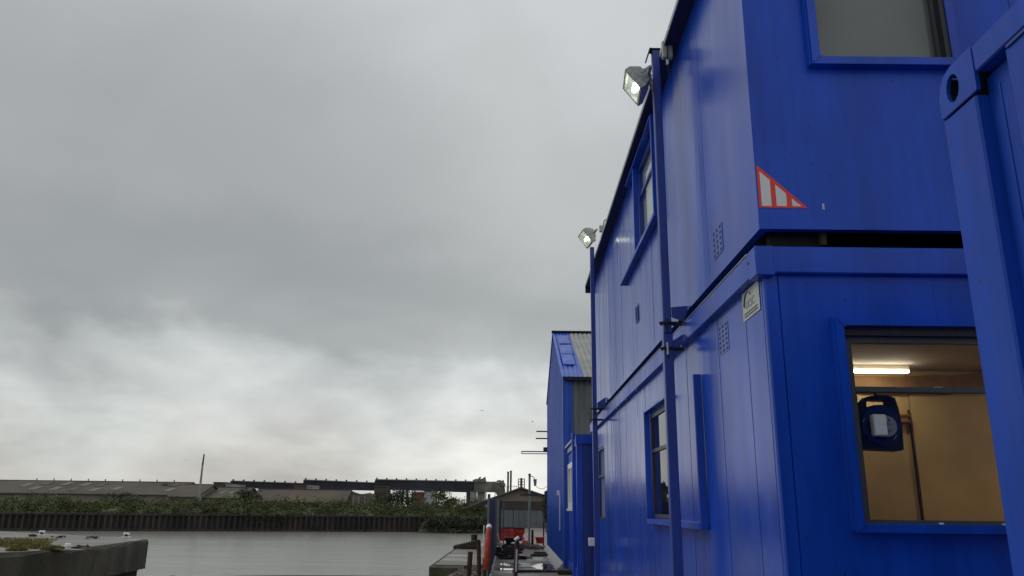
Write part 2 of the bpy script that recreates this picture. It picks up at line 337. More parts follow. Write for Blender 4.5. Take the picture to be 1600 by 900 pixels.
# sheet pile wall on the far bank
sp = thing('sheet_pile_wall', 'rusty brown ribbed sheet pile wall holding up the far bank', 'wall', tuple(bank(60, 0, WL)))
b = MB(); s = -1.0; prof = []
while s < 260:
    for ds, off in ((0, .45), (.34, .45), (.5, 0), (.84, 0)): prof.append((s+ds, off))
    s += 1.0
top = BZ+.05; prev = None
for s_, off in prof:
    p = bank(s_, off-.45)
    cur = (b.bm.verts.new((p.x, p.y, WL-1)), b.bm.verts.new((p.x, p.y, top)))
    if prev: b.bm.faces.new((prev[0], cur[0], cur[1], prev[1]))
    prev = cur
b.build('piling_sheets', 'pile', sp, kind='stuff')
b = MB().hexa([bank(-1.2, -.55, top-.12), bank(260, -.55, top-.12), bank(260, .3, top-.12), bank(-1.2, .3, top-.12), bank(-1.2, -.55, top+.22), bank(260, -.55, top+.22), bank(260, .3, top+.22), bank(-1.2, .3, top+.22)])
b.build('capping_beam', 'pile', sp)
b = MB().hexa([bank(-1.2, -.62, WL+.05), bank(260, -.62, WL+.05), bank(260, -.3, WL+.05), bank(-1.2, -.3, WL+.05), bank(-1.2, -.62, WL+.4), bank(260, -.62, WL+.4), bank(260, -.3, WL+.4), bank(-1.2, -.3, WL+.4)])
b.build('waling', 'pile', sp)

# ------------------------------------------------------------------ left pier head
pier = thing('concrete_pier_head', 'dark weathered concrete pier head with a rounded nose at lower left', 'pier', (-16, 30, WL))
# outline at quay level, near face first (left to right), then the far edge back to the left
near = [(-42, 13.5, .55), (-19, 19.8, .55), (-15.6, 22.6, .6), (-14.5, 24.2, .75), (-14.0, 26, .95), (-14.2, 28.6, 1.05), (-14.6, 31.4, 1.12), (-14.82, 32.9, 1.15), (-14.93, 33.5, 1.15), (-15.15, 33.85, 1.13), (-15.6, 34.1, 1.1), (-16.4, 34.7, 1.1), (-23, 38.8, 1.1), (-45, 52, 1.1)]
_n0 = near; near = []
for (xa, ya, ta), (xb, yb, tb) in zip(_n0, _n0[1:]):
    k_ = max(1, int(math.hypot(xb-xa, yb-ya)/.45))
    for i_ in range(k_):
        f_ = i_/k_; near.append((xa+(xb-xa)*f_+random.uniform(-.025, .025), ya+(yb-ya)*f_+random.uniform(-.025, .025), ta+(tb-ta)*f_+random.uniform(-.03, .03)))
near.append(_n0[-1])
def pier_mesh():
    b = MB(); outer = []; inner = []; bot = []; deep = []
    n = len(near); cx, cy = -26, 28
    for i, (x, y, th) in enumerate(near):
        d = Vector((cx-x, cy-y, 0)).normalized()
        ch = random.choice((.04, .06, .09, .14)); outer.append(b.bm.verts.new((x, y, G-ch))); inner.append(b.bm.verts.new((x+d.x*ch*1.3, y+d.y*ch*1.3, G+random.uniform(-.012, .004))))
        bot.append(b.bm.verts.new((x, y, G-th))); deep.append(b.bm.verts.new((x+d.x*.5, y+d.y*.5, G-th)))
    for i in range(n-1):
        b.bm.faces.new((outer[i], outer[i+1], inner[i+1], inner[i])); b.bm.faces.new((bot[i], bot[i+1], outer[i+1], outer[i])); b.bm.faces.new((deep[i], deep[i+1], bot[i+1], bot[i]))
    return b
b = pier_mesh(); b.build('capping_slab', 'concrete_dark', pier)
b = MB(); pts = []
for (x, y, th) in near:
    d = Vector((-26-x, 28-y, 0)).normalized(); pts.append((x+d.x*.10, y+d.y*.10, G+.002))
b.prism(pts, (0, 0, -.2)); b.build('pier_top', 'conc_top', pier)
b = MB(); dp = []
for i in range(len(near)-1):
    (x0, y0, t0), (x1, y1, t1) = near[i], near[i+1]
    ln = math.hypot(x1-x0, y1-y0); k = max(1, int(ln/.45))
    for j in range(k):
        f = j/k; f2 = (j+.72)/k
        for a_, off in ((f, .28), (f2, .42)):
            x = x0+(x1-x0)*a_; y = y0+(y1-y0)*a_; d = Vector((-26-x, 28-y, 0)).normalized()
            dp.append((x+d.x*off, y+d.y*off))
prev = None
for x, y in dp:
    cur = (b.bm.verts.new((x, y, WL-1)), b.bm.verts.new((x, y, G-.35)))
    if prev: b.bm.faces.new((prev[0], cur[0], cur[1], prev[1]))
    prev = cur
b.build('pile_facing', 'timberdark', pier, kind='stuff')
# grass growing on the pier top
def grass(name, cells, m, h=.22, n=2600, seed=1, ground=G):
    rr = random.Random(seed); b = MB()
    for _ in range(n):
        cx, cy, rx, ry = rr.choice(cells); a = rr.uniform(0, 6.283); q = math.sqrt(rr.random())
        x = cx+math.cos(a)*rx*q; y = cy+math.sin(a)*ry*q; hh = h*rr.uniform(.4, 1.2)*(1.1-q*.6); w = rr.uniform(.008, .028); t = rr.uniform(0, 3.14)
        dx, dy = math.cos(t)*w, math.sin(t)*w; lx, ly = rr.uniform(-.1, .1), rr.uniform(-.1, .1)
        b.face([(x-dx, y-dy, ground), (x+dx, y+dy, ground), (x+lx, y+ly, ground+hh)])
    return b.build(name, m, kind='stuff')
cells = [tuple((*((lambda p: (p.x, p.y))(ray(px_, py_)*(G/ray(px_, py_).z))), rx, ry)) for px_, py_, rx, ry in ((0, 848, 1.3, 2.6), (25, 851, .8, 1.6), (42, 853.5, .6, .9), (62, 856, .5, .7), (84, 858.5, .35, .4), (27, 860.5, .25, .3), (-25, 846, 2.2, 3))]
g_ = grass('grass_tufts', cells, 'grass', .13, 9000, 3); tag(g_, 'yellow green grass and moss on the concrete pier head', 'grass')
# mooring bollards on the pier
def gz(px_, py_, z=G): r = ray(px_, py_); return r*(z/r.z)
def bollard(px_, py_, label, s=1.0, cap='white'):
    p = gz(px_, py_); t = thing('bollard', label, 'bollard', tuple(p), 'white mooring bollards on the pier head')
    MB().box(p.x-.34*s, p.x+.34*s, p.y-.3*s, p.y+.3*s, G, G+.045).build('base_plate', 'white', t)
    MB().tube([p+Vector((0, 0, .04)), p+Vector((0, 0, .06)), p+Vector((0, 0, .26*s+.02))], .13*s, 12).build('post', 'rust' if cap != 'all' else 'white', t)
    b = MB().tube([p+Vector((-.24*s, 0, .30*s)), p+Vector((.24*s, 0, .30*s))], .10*s, 10); b.build('head', 'white', t)
bollard(65, 836.5, 'white topped mooring bollard beside a rust stain, left on the pier head', .5)
bollard(197, 840, 'small white mooring bollard near the rounded nose of the pier', .5)
p = gz(105, 860.5); t = thing('mushroom_bollard', 'white round topped bollard at the end of the grass on the pier', 'bollard', tuple(p))
MB().tube([p, p+Vector((0, 0, .10)), p+Vector((0, 0, .12)), p+Vector((0, 0, .17))], .07, 12).build('post', 'white', t)
MB().tube([p+Vector((0, 0, .13)), p+Vector((0, 0, .20)), p+Vector((0, 0, .22))], .105, 12, r1=.07).build('head', 'white', t)
MB().box(p.x-.1, p.x+.45, p.y-.2, p.y+.2, G, G+.04).build('base_plate', 'conc_top', t)
# debris on the pier
for px_, py_, lb in ((127, 856, 'brown scrap plank lying on the pier behind the near edge'), (50, 838.5, 'reddish brown heap of rust beside the left bollard'), (143, 841.5, 'small dark fitting lying midway across the pier top'), (93, 840.5, 'small dark scrap lying near the left bollard')):
    p = gz(px_, py_); b = MB()
    for k in range(7): a = random.uniform(0, 3.1); q = p+Vector((random.uniform(-.2, .2), random.uniform(-.25, .25), .02+.01*k)); d = Vector((math.cos(a)*.12, math.sin(a)*.12, .01)); b.bar(q-d, q+d, .05, .03)
    tag(b.build('scrap', 'rust'), lb, 'scrap')

# ------------------------------------------------------------------ foliage
def leaf_mesh(b, c, rx, ry, rz, n, sz, rr, lobes=7):
    cs = []
    for _ in range(lobes):
        a = rr.uniform(0, 6.283); q = rr.uniform(.15, .75); cs.append((c[0]+math.cos(a)*rx*q, c[1]+math.sin(a)*ry*q, c[2]+rz*rr.uniform(-.35, .7), rr.uniform(.3, .6)))
    for _ in range(n):
        lx, ly, lz, lr = rr.choice(cs); v = Vector((rr.gauss(0, 1), rr.gauss(0, 1), rr.gauss(0, 1))).normalized()*(rr.random()**.4)
        p = Vector((lx+v.x*rx*lr, ly+v.y*ry*lr, lz+v.z*rz*lr)); s = sz*rr.uniform(.5, 1.3)
        u = Vector((rr.gauss(0, 1), rr.gauss(0, 1), rr.gauss(0, .6))).normalized(); w = u.cross(Vector((rr.gauss(0, 1), rr.gauss(0, 1), rr.gauss(0, 1)))).normalized()
        b.face([p-u*s, p+w*s*.6, p+u*s, p-w*s*.6])
rr = random.Random(11)
for nm, mm, seed, lab in (('scrub', 'leaf', 1, 'dense dark green scrub growing along the top of the far bank'), ('light_scrub', 'leafB', 2, 'patches of yellow green scrub among the darker bushes of the far bank')):
    b = MB(); rr = random.Random(seed)
    for s_ in ([x*2.3 for x in range(-22, 95)] if seed == 1 else [x*7.1+rr.uniform(-2, 2) for x in range(-5, 30)]):
        for off in ((3, 7, 12) if seed == 1 else (5, 9)):
            if rr.random() < .12: continue
            p = bank(s_+rr.uniform(-1, 1), off+rr.uniform(-1, 1))
            if seed == 1 and s_ < 0: p = Vector((-14.6-s_*.95, 166.5-s_*.25+off, 0))
            hh = rr.uniform(1.0, 2.1)+off*.05
            if px is None: pass
            leaf_mesh(b, (p.x, p.y, BZ+hh*.6), rr.uniform(1.6, 2.6), rr.uniform(1.4, 2.2), hh, 260 if seed == 1 else 150, .20, rr, 7)
    if seed == 1:                                  # the solid heart of the thicket
        g_ = []
        for i in range(150):
            s_ = -45+i*1.9; row = []
            for off in (1.2, 2.4, 4.5, 7.5, 11, 15):
                q0 = bank(max(s_, 0), off); q0 = Vector((-14.6-s_*.95, 166.5-s_*.25+off, 0)) if s_ < 0 else q0
                hz = noise.noise(Vector((s_*.23, off*.3, 1.7)))*.9+noise.noise(Vector((s_*.7, off*.6, 5)))*.4
                row.append(b.bm.verts.new((q0.x+rr.uniform(-.3, .3), q0.y, BZ-.1+max(0, (.0, .35, .85, 1.2, 1.5, 1.5)[(1.2, 2.4, 4.5, 7.5, 11, 15).index(off)]+hz*(.7 if off > 2 else .1)))))
            g_.append(row)
        for A_, B2 in zip(g_, g_[1:]):
            for j in range(5):
                b.bm.faces.new((A_[j], B2[j], B2[j+1], A_[j+1]))
                for _ in range(26):                    # leaf sprays all over the thicket
                    q0 = A_[j].co.lerp(B2[j].co, rr.random()).lerp(A_[j+1].co.lerp(B2[j+1].co, rr.random()), rr.random())+Vector((0, 0, rr.uniform(0, .55)))
                    u = Vector((rr.gauss(0, 1), rr.gauss(0, 1), rr.gauss(0, .6))).normalized()*rr.uniform(.12, .26); w_ = u.cross(Vector((rr.gauss(0, 1), rr.gauss(0, 1), rr.gauss(0, 1)))).normalized()*rr.uniform(.08, .16)
                    b.face([q0-u, q0+w_, q0+u, q0-w_])
    tag(b.build(nm, mm), lab, 'scrub', kind='stuff')
# low weeds hanging over the sheet piling and on the mud slope
b = MB(); rr = random.Random(5)
for k in range(60):
    s_ = rr.uniform(0, 200); p = bank(s_, rr.uniform(-.3, .9)); leaf_mesh(b, (p.x, p.y, BZ+rr.uniform(-.1, .4)), rr.uniform(.6, 1.8), .6, rr.uniform(.3, .7), 45, .18, rr, 4)
for k in range(5):
    p = bank(30+k*1.8, -.6); leaf_mesh(b, (p.x, p.y, BZ-.5), 1.6, .5, 1.3, 90, .2, rr, 5)
for k in range(340):
    x = rr.uniform(-17, 8); leaf_mesh(b, (x, 160.5+(x+15)*.25+rr.uniform(-4.5, 5), WL+.5+rr.uniform(0, 2.0)), rr.uniform(.8, 1.8), .9, rr.uniform(.5, 1.1), 80, .2, rr, 5)
tag(b.build('weeds', 'leafA'), 'dark weeds trailing over the piling and down the muddy slope', 'weeds', kind='stuff')
def tree(px_, py_base, Y, w, h, m, label, seed, n=900, sz=.28):
    rr = random.Random(seed); p = at(px_, py_base, Y); p.z = BZ; t = thing('tree', label, 'tree', tuple(p))
    b = MB(); b.tube([p, p+Vector((.1, 0, h*.3)), p+Vector((-.1, .1, h*.7))], .18, 6, r1=.06)
    for k in range(5): a = rr.uniform(0, 6.28); b.tube([p+Vector((0, 0, h*(.25+.08*k))), p+Vector((math.cos(a)*w*.3, math.sin(a)*w*.3, h*(.5+.07*k)))], .07, 5, r1=.03)
    b.build('trunk', 'bark', t)
    b = MB(); leaf_mesh(b, (p.x, p.y, BZ+h*.58), w*.5, w*.45, h*.5, n, sz, rr, 12); b.build('crown', m, t)
tree(620, 790, 176, 10.5, 5.4, 'leafA', 'broad dark tree below the middle of the conveyor bridge', 21, 2600, .22)
tree(385, 790, 170, 6.5, 5.0, 'leafA', 'dark round tree standing right of the tall leaning mast', 22, 1300, .22)
tree(190, 790, 160, 7, 4.1, 'leafA', 'dark tree in front of the long pale warehouse wall', 23, 1300, .22)
tree(690, 790, 178, 7.0, 5.2, 'leaf', 'green tree under the right end of the conveyor bridge', 24, 1400, .22)
tree(712, 792, 182, 7.5, 3.9, 'leafB', 'pale green low tree left of the conveyor bridge tower', 25, 1200, .22)
tree(270, 776, 200, 6, 6.2, 'leafA', 'small dark tree rising over the right end of the long warehouse roof', 26, 1000, .24)
tree(745, 800, 175, 6, 4.0, 'leaf', 'dark green tree just left of the grey sheet fence', 27, 1200, .2)

# debris on the foreshore
b = MB(); rr = random.Random(31)
for k in range(60):
    x = rr.uniform(-15, 4); q0 = Vector((x, 156.5+(x+15)*.25+rr.uniform(-.5, 3), WL+rr.uniform(.1, .9))); d_ = Vector((rr.gauss(0, .5), rr.gauss(0, .3), rr.gauss(0, .25))); b.bar(q0-d_, q0+d_+Vector((0, 0, .05)), .12)
tag(b.build('driftwood', 'palewall'), 'pale driftwood and scrap caught on the muddy slope', 'driftwood', kind='stuff')
# ------------------------------------------------------------------ far buildings
def quadbox(b, P, d): b.prism([tuple(p) for p in P], d)
def shed(name, label, Y, x0, x1, ytop0, ytop1, yeave0, yeave1, ybot, depth, roofm, wallm, skew=0.0, cat='warehouse'):
    """long building facing the river, roof slope towards us; x0..x1 photo survey limits"""
    a0 = at(x0, yeave0, Y); a1 = at(x1, yeave1, Y+skew); r0 = at(x0, ytop0, Y+depth*.5); r1 = at(x1, ytop1, Y+skew+depth*.5)
    zr = max(r0.z, r1.z); ze = min(a0.z, a1.z); dy = Vector((0, depth, 0))
    t = thing(name, label, cat, (a0.x, Y, BZ))
    a0.z = a1.z = ze; r0 = a0+dy*.5; r0.z = zr; r1 = a1+dy*.5; r1.z = zr
    b = MB(); z0 = BZ
    b.hexa([(a0.x, a0.y, z0), (a1.x, a1.y, z0), (a1.x, a1.y+depth, z0), (a0.x, a0.y+depth, z0), (a0.x, a0.y, ze-.02), (a1.x, a1.y, ze-.02), (a1.x, a1.y+depth, ze-.02), (a0.x, a0.y+depth, ze-.02)])
    b.build('wall', wallm, t)
    for e in (a0, a1):
        MB().prism([(e.x, e.y, ze-.02), (e.x, e.y+depth, ze-.02), (e.x, e.y+depth*.5, zr-.05)], (.25 if e is a0 else -.25, 0, 0)).build('gable', wallm, t)
    o = Vector((-.4, -.5, -.08)); th = Vector((0, 0, .18))
    q = [a0+o, a1+Vector((.4, -.5, -.08)), r1+Vector((.4, 0, 0)), r0+Vector((-.4, 0, 0))]
    roof = MB().hexa([tuple(p) for p in q]+[tuple(p+th) for p in q]).build('roof', roofm, t)
    q = [a0+dy+Vector((-.4, .5, -.08)), a1+dy+Vector((.4, .5, -.08)), r1+Vector((.4, .01, 0)), r0+Vector((-.4, .01, 0))]
    MB().hexa([tuple(p) for p in q]+[tuple(p+th) for p in q]).build('roof', roofm, t)
    MB().bar(r0+Vector((-.4, 0, .2)), r1+Vector((.4, 0, .2)), .5, .16).build('ridge_cap', roofm, roof)
    return t, a0, a1, r0, r1, roof
t, a0, a1, r0, r1, roof = shed('long_warehouse', 'long low warehouse with mossy grey roof and pale wall at far left', 190, -120, 264, 750.5, 754.5, 769, 772.5, 790, 26, 'asb', 'palewall')
for k, (u, v) in enumerate(((.40, .75), (.485, .75), (.57, .70), (.64, .68), (.405, .35), (.49, .35), (.57, .33), (.66, .28), (.965, .35), (.945, .75), (.33, .62), (.74, .4))):
    p0 = a0.lerp(a1, u).lerp(r0.lerp(r1, u), v); d = (a1-a0).normalized(); up = (r0-a0).normalized(); nn = Vector((0, -.1, .22))
    q = [p0-d*.9-up*1.6+nn, p0+d*.9-up*1.6+nn, p0+d*1.3+up*1.6+nn, p0-d*.5+up*1.6+nn]
    MB().prism([tuple(x) for x in q], (0, 0, .05)).build('roof_light' if k % 3 else 'roof_hole', 'patch' if k % 3 else 'mastdark', roof)
for k in range(9):
    p = r0.lerp(r1, .32+k*.075); MB().tube([p+Vector((0, 0, .1)), p+Vector((0, 0, .75))], .14, 6).build('vent_cowl', 'asb', roof)
shed('low_warehouse', 'lower brown roofed shed behind the foot of the leaning mast', 178, 264, 306, 757.5, 758.5, 776, 777, 790, 18, 'asb2', 'palewall')
t, a0, a1, r0, r1, roof = shed('middle_warehouse', 'brown roofed shed between the leaning mast and the dark round tree', 182, 305, 372, 762, 763, 778, 779, 790, 18, 'asb', 'palewall')
for u in (.45, .68, .86):
    p0 = a0.lerp(a1, u).lerp(r0.lerp(r1, u), .45); d = (a1-a0).normalized(); up = (r0-a0).normalized(); nn = Vector((0, -.1, .22))
    MB().prism([tuple(x) for x in (p0-d*.5-up+nn, p0+d*.5-up+nn, p0+d*.8+up+nn, p0-d*.2+up+nn)], (0, 0, .05)).build('roof_light', 'patch', roof)
shed('brown_warehouse', 'brown sheet roofed shed under the left half of the conveyor bridge', 186, 392, 538, 765, 767.5, 784, 785, 792, 12, 'asb2', 'asb2')
def blk(name, label, Y, x0, x1, yt, D, m, cat='building', roofm=None, slope=0.0, ybot=None):
    p0 = at(x0, yt, Y); p1 = at(x1, yt, Y); z0 = BZ if ybot is None else at(x0, ybot, Y).z; zt = (p0.z+p1.z)/2
    t = thing(name, label, cat, ((p0.x+p1.x)/2, Y, z0)); MB().box(p0.x, p1.x, Y, Y+D, z0, zt).build('wall', m, t)
    MB().hexa([(p0.x-.15, Y-.2, zt+.01), (p1.x+.15, Y-.2, zt+.01), (p1.x+.15, Y+D+.2, zt+.01), (p0.x-.15, Y+D+.2, zt+.01), (p0.x-.15, Y-.2, zt+.22), (p1.x+.15, Y-.2, zt+.22-slope), (p1.x+.15, Y+D+.2, zt+.22-slope), (p0.x-.15, Y+D+.2, zt+.22)]).build('roof', roofm or m, t)
    return t, p0, p1, zt
def rib_panels(t, p0, p1, Y, z0, zt, n, m):
    for k in range(1, n):
        x = p0.x+(p1.x-p0.x)*k/n; MB().box(x-.05, x+.05, Y-.09, Y-.003, z0, zt-.02).build('rib', m, t)
blk('brown_block', 'brown boxy plant house left of the start of the conveyor bridge', 205, 334, 353, 754.5, 6, 'asb2')
t, p0, p1, zt = blk('pale_lean_to', 'pale blue grey sloping lean-to against the conveyor bridge start', 204, 353, 374, 757, 5, 'palegrey', slope=.18)
MB().prism([(p0.x, 203.9, zt-.2), (p1.x, 203.9, zt-.2), (p1.x, 203.9, zt-.9)], (0, -.12, 0)).build('verge', 'palegrey', t)
t, p0, p1, zt = blk('brown_box_house', 'small brown box shaped building below the second bridge span', 196, 460, 478, 759, 5, 'asb2')
t, p0, p1, zt = blk('white_box_house', 'small white box shaped building beside the brown box building', 196.5, 478, 491, 760, 5, 'palegrey')
rib_panels(t, p0, p1, 196.5, BZ, zt, 3, 'asb2')
# white gable building right of the brown warehouse
t = thing('curved_roof_shed', 'grey shed with a swept roofline right of the brown warehouse', 'building', tuple(at(540, 790, 192)))
P = [at(540, 766, 192), at(548, 769, 192), at(556, 772, 192), at(566, 773, 192), at(580, 771, 192), at(580, 800, 192), at(540, 800, 192)]
MB().prism([tuple(p) for p in P], (0, 8, 0)).build('wall', 'palewall', t)
for i in range(4): MB().bar(P[i]+Vector((0, -.1, .1)), P[i+1]+Vector((0, -.1, .1)), .3, .15).build('roof_edge', 'mastdark', t)
for x_ in (542, 552, 561, 570): q = at(x_, 775, 191.9); MB().box(q.x-.1, q.x+.1, 191.75, 191.99, BZ, q.z).build('rib', 'palegrey', t)
t, p0, p1, zt = blk('red_shed', 'red clad shed seen beneath the conveyor bridge', 200, 643, 663, 769.5, 8, 'brick', roofm='palegrey')
blk('pale_shed', 'pale grey shed joined to the right of the red shed', 200, 663, 679, 768, 8, 'palegrey', roofm='mastdark')
blk('grey_mill_block', 'grey brown mill block below the joint of the conveyor bridge', 198, 585, 604, 761, 6, 'asb')
# conveyor bridge: three spans on trestles
cb = thing('conveyor_bridge', 'long dark covered conveyor bridge raised on trestles across the far bank', 'conveyor bridge', tuple(at(550, 790, 210)))
spans = [((360, 750.5), (474, 754.5), (360, 761.5), (474, 766.0), 210), ((474, 748.8), (586, 753.5), (474, 764.0), (586, 766.5), 209), ((586, 748.2), (741, 751.5), (586, 764.5), (741, 769.5), 208)]
for (A, B_, C_, D_, Y) in spans:
    a, b_, c, d = at(*A, Y), at(*B_, Y), at(*C_, Y), at(*D_, Y)
    w = 3.0
    lo0 = c.lerp(a, .25); lo1 = d.lerp(b_, .25); hi0 = c.lerp(a, .88); hi1 = d.lerp(b_, .88)
    sp_ = MB().hexa([lo0, lo1, lo1+Vector((0, w, 0)), lo0+Vector((0, w, 0)), hi0, hi1, hi1+Vector((0, w, 0)), hi0+Vector((0, w, 0))]).build('gallery_span', 'gantry', cb)
    V = Vector
    MB().hexa([c+V((0, -.15, 0)), d+V((0, -.15, 0)), d+V((0, w, 0)), c+V((0, w, 0)), lo0+V((0, -.15, -.02)), lo1+V((0, -.15, -.02)), lo1+V((0, w, -.02)), lo0+V((0, w, -.02))]).build('floor_truss', 'gantryB', sp_)
    MB().hexa([hi0+V((0, -.3, .02)), hi1+V((0, -.3, .02)), hi1+V((0, w+.3, .02)), hi0+V((0, w+.3, .02)), a+V((0, .9, 0)), b_+V((0, .9, 0)), b_+V((0, w-.9, 0)), a+V((0, w-.9, 0))]).build('roof', 'gantry', sp_)
    n = int((B_[0]-A[0])/15)
    for k in range(n+1):
        p = a.lerp(b_, min(.99, (k+.1)/n)); MB().box(p.x-.18, p.x+.18, p.y+1.2, p.y+1.6, p.z-.1, p.z+.35).build('roof_vent', 'mastdark', sp_)
    for k in range(1, 2*n):
        p = lo0.lerp(lo1, k/(2*n)); q = hi0.lerp(hi1, k/(2*n)); MB().hexa([p+V((-.07, -.1, 0)), p+V((.07, -.1, 0)), p+V((.07, -.005, 0)), p+V((-.07, -.005, 0)), q+V((-.07, -.1, 0)), q+V((.07, -.1, 0)), q+V((.07, -.005, 0)), q+V((-.07, -.005, 0))]).build('side_rib', 'gantryB', sp_)
for x_, yb, Y in ((418, 764, 210), (533, 765, 209), (455, 765, 210), (604, 765, 208), (632, 766, 208)):
    p = at(x_, yb, Y); tr = MB()
    tr.bar(p+Vector((-.5, .3, 0)), (p.x-1.0, p.y+.3, BZ), .3); tr.bar(p+Vector((.5, .3, 0)), (p.x+1.0, p.y+.3, BZ), .3); tr.bar(p+Vector((-.5, 2.6, 0)), (p.x-1.0, p.y+2.6, BZ), .3); tr.bar(p+Vector((.5, 2.6, 0)), (p.x+1.0, p.y+2.6, BZ), .3)
    tr.bar((p.x-.7, p.y+.3, p.z-1.2), (p.x+.7, p.y+.3, p.z-1.8), .15); tr.build('trestle', 'gantryB', cb)
# plant at the right end of the bridge
pl = thing('loading_plant', 'pale dusty loading plant at the right end of the conveyor bridge', 'industrial plant', tuple(at(765, 790, 206)))
def pbox(parent, nm, Y, x0, x1, y0, y1, D, m):
    a, b_ = at(x0, y1, Y), at(x1, y0, Y); return MB().box(a.x, b_.x, Y, Y+D, min(a.z, b_.z), max(a.z, b_.z)).build(nm, m, parent)
pbox(pl, 'gallery', 206, 741, 775, 752.5, 768.5, 4, 'plant')
g2 = MB().prism([tuple(at(x, y, 205.8)) for x, y in ((771, 753), (787, 755), (789, 764), (790, 776), (778, 776), (773, 768))], (0, 4, 0)).build('transfer_house', 'plant', pl)
MB().prism([tuple(at(x, y, 205.5)) for x, y in ((741, 753), (741, 748.5), (747, 748), (750, 744.5), (751, 745), (750, 749), (755, 747), (758, 744.5), (759, 750), (760, 753))], (0, 2.5, 0)).build('hoist_housing', 'plant', pl)
MB().prism([tuple(at(x, y, 205.2)) for x, y in ((775, 753), (777, 750.5), (781, 750), (784, 751), (787, 749.8), (788, 754), (790, 757), (789, 761), (785, 758), (783, 755), (780, 753.5))], (0, 2.0, 0)).build('motor_housing', 'plant', pl)
for k, (x0, x1) in enumerate(((728, 734), (734, 744), (745, 757.5))): pbox(pl, 'tower_panel', 207+.3*k, x0, x1-.4, 768.5, 795, 5, 'palegrey' if k else 'mastdark')
for x_ in (744, 751, 757, 763, 769): p = at(x_, 760, 205.9); MB().box(p.x-.06, p.x+.06, 205.85, 205.99, at(x_, 767, 206).z, at(x_, 755, 206).z).build('rib', 'palewall', pl)
pbox(pl, 'machinery', 204, 762, 766, 772, 779, 2, 'mastdark'); pbox(pl, 'leg', 206.5, 758, 760, 768, 795, .5, 'mastdark'); pbox(pl, 'leg', 206.5, 772.5, 774, 768, 795, .5, 'plant')
# twin stacks
ts = thing('twin_chimney', 'pair of dark slender chimney stacks behind the grey gabled building', 'chimney', tuple(at(796, 790, 190)))
for x_, y_t in ((794, 738), (798.4, 736.5)):
    p = at(x_, y_t, 190); q = Vector((p.x-.02, 190, BZ)); MB().tube([q, p], .22, 10).build('stack', 'mastdark', ts); MB().tube([p+Vector((0, 0, -.05)), p+Vector((0, 0, .15))], .27, 10).build('rim', 'gantry', ts)
# lattice frame with lamps
lf = thing('lattice_tower', 'small square lattice gantry with a central post behind the gabled roof', 'tower', tuple(at(815, 790, 150)))
for x_ in (810, 814.6, 819.5): p = at(x_, 748 if x_ != 814.6 else 747, 150); MB().bar((p.x, 150, BZ), p, .16 if x_ != 814.6 else .42).build('upright', 'mastdark', lf)
for y_ in (748.5, 753, 757, 761): MB().bar(at(810, y_, 150), at(819.5, y_, 150), .12).build('cross_rail', 'mastdark', lf)
# leaning mast
lm = thing('leaning_mast', 'tall thin grey mast leaning slightly right above the far bank sheds', 'mast', tuple(at(311, 776, 172)))
MB().tube([at(311, 776, 172), at(316.5, 727, 172)], .28, 8, r1=.2).build('lower_mast', 'mast', lm); MB().tube([at(316.5, 727, 172), at(319, 709.5, 172)], .2, 8, r1=.15).build('upper_mast', 'mastdark', lm)
MB().box(*(lambda p: (p.x-.35, p.x+.35, p.y-.2, p.y+.2, BZ, p.z+.1))(at(311, 776, 172))).build('base', 'mast', lm)
# ------------------------------------------------------------------ quay end: grey gabled building
YB = 60.0
gb = thing('gabled_store', 'grey gabled store with blue grey doors at the end of the quay', 'building', (0.4, YB, G))
ap = at(814, 763, YB); le = at(772, 778, YB); re = at(857, 775, YB); x0 = at(774, 800, YB).x; x1 = at(860, 800, YB).x; zb = at(812, 783.5, YB).z; zc = at(812, 797, YB).z; zd = at(812, 826, YB).z
sl = (ap.z-le.z)/(ap.x-le.x)
MB().prism([(x0, YB, zb+.003), (x1, YB, zb+.003), (x1, YB, ap.z-(x1-ap.x)*sl*.85-.05), (ap.x, YB, ap.z-.05), (x0, YB, ap.z-(ap.x-x0)*sl-.05)], (0, 14, 0)).build('gable', 'shedgrey', gb)
MB().box(x0+.02, x1-.02, YB+.05, YB+14, zc, zb).build('dark_band', 'shedbrown', gb)
MB().box(x0+.02, x1-.02, YB+.12, YB+14, G, zc-.004).build('wall', 'shedgrey', gb)
dx = [x0+.2, at(802, 800, YB).x, at(829, 800, YB).x, x1-.1]
for i in range(3):
    d_ = MB().box(dx[i]+.03, dx[i+1]-.03, YB+.02, YB+.11, zd+.02, zc-.02).build('door', 'doorgrey', gb)
    for k in range(1, 3): x = dx[i]+(dx[i+1]-dx[i])*k/3; MB().box(x-.008, x+.008, YB+.004, YB+.019, zd+.1, zc-.1).build('door_seam', 'slate', d_)
MB().box(x0, x1, YB-.12, YB+.018, zd-.09, zd+.015).build('sill', 'postgrey', gb); MB().box(x0, x1, YB-.05, YB+.118, G, zd-.1).build('plinth', 'slate', gb)
for sgn, E_, ext in ((-1, le, -2.3), (1, re, .5)):
    A = Vector((ap.x, YB-.4, ap.z)); B_ = Vector((E_.x+ext*1.0, YB-.4, ap.z-abs(E_.x+ext-ap.x)*sl*(1 if sgn < 0 else .85)))
    q = [A, B_, B_+Vector((0, 15, 0)), A+Vector((0, 15, 0))]
    MB().hexa([tuple(p) for p in q]+[tuple(p+Vector((0, 0, .09))) for p in q]).build('roof', 'shedroof', gb)
hr = at(790, 763, YB+2)
for k in range(6):
    p = at(787+k*4, 764-k*.6 if k < 5 else 762, YB+4); MB().bar((p.x, p.y, p.z-.35), (p.x, p.y, p.z+.18), .03).build('guard_post', 'mastdark', gb)
MB().bar(at(787, 761, YB+4), at(808, 760, YB+4), .03).build('guard_rail', 'mastdark', gb)
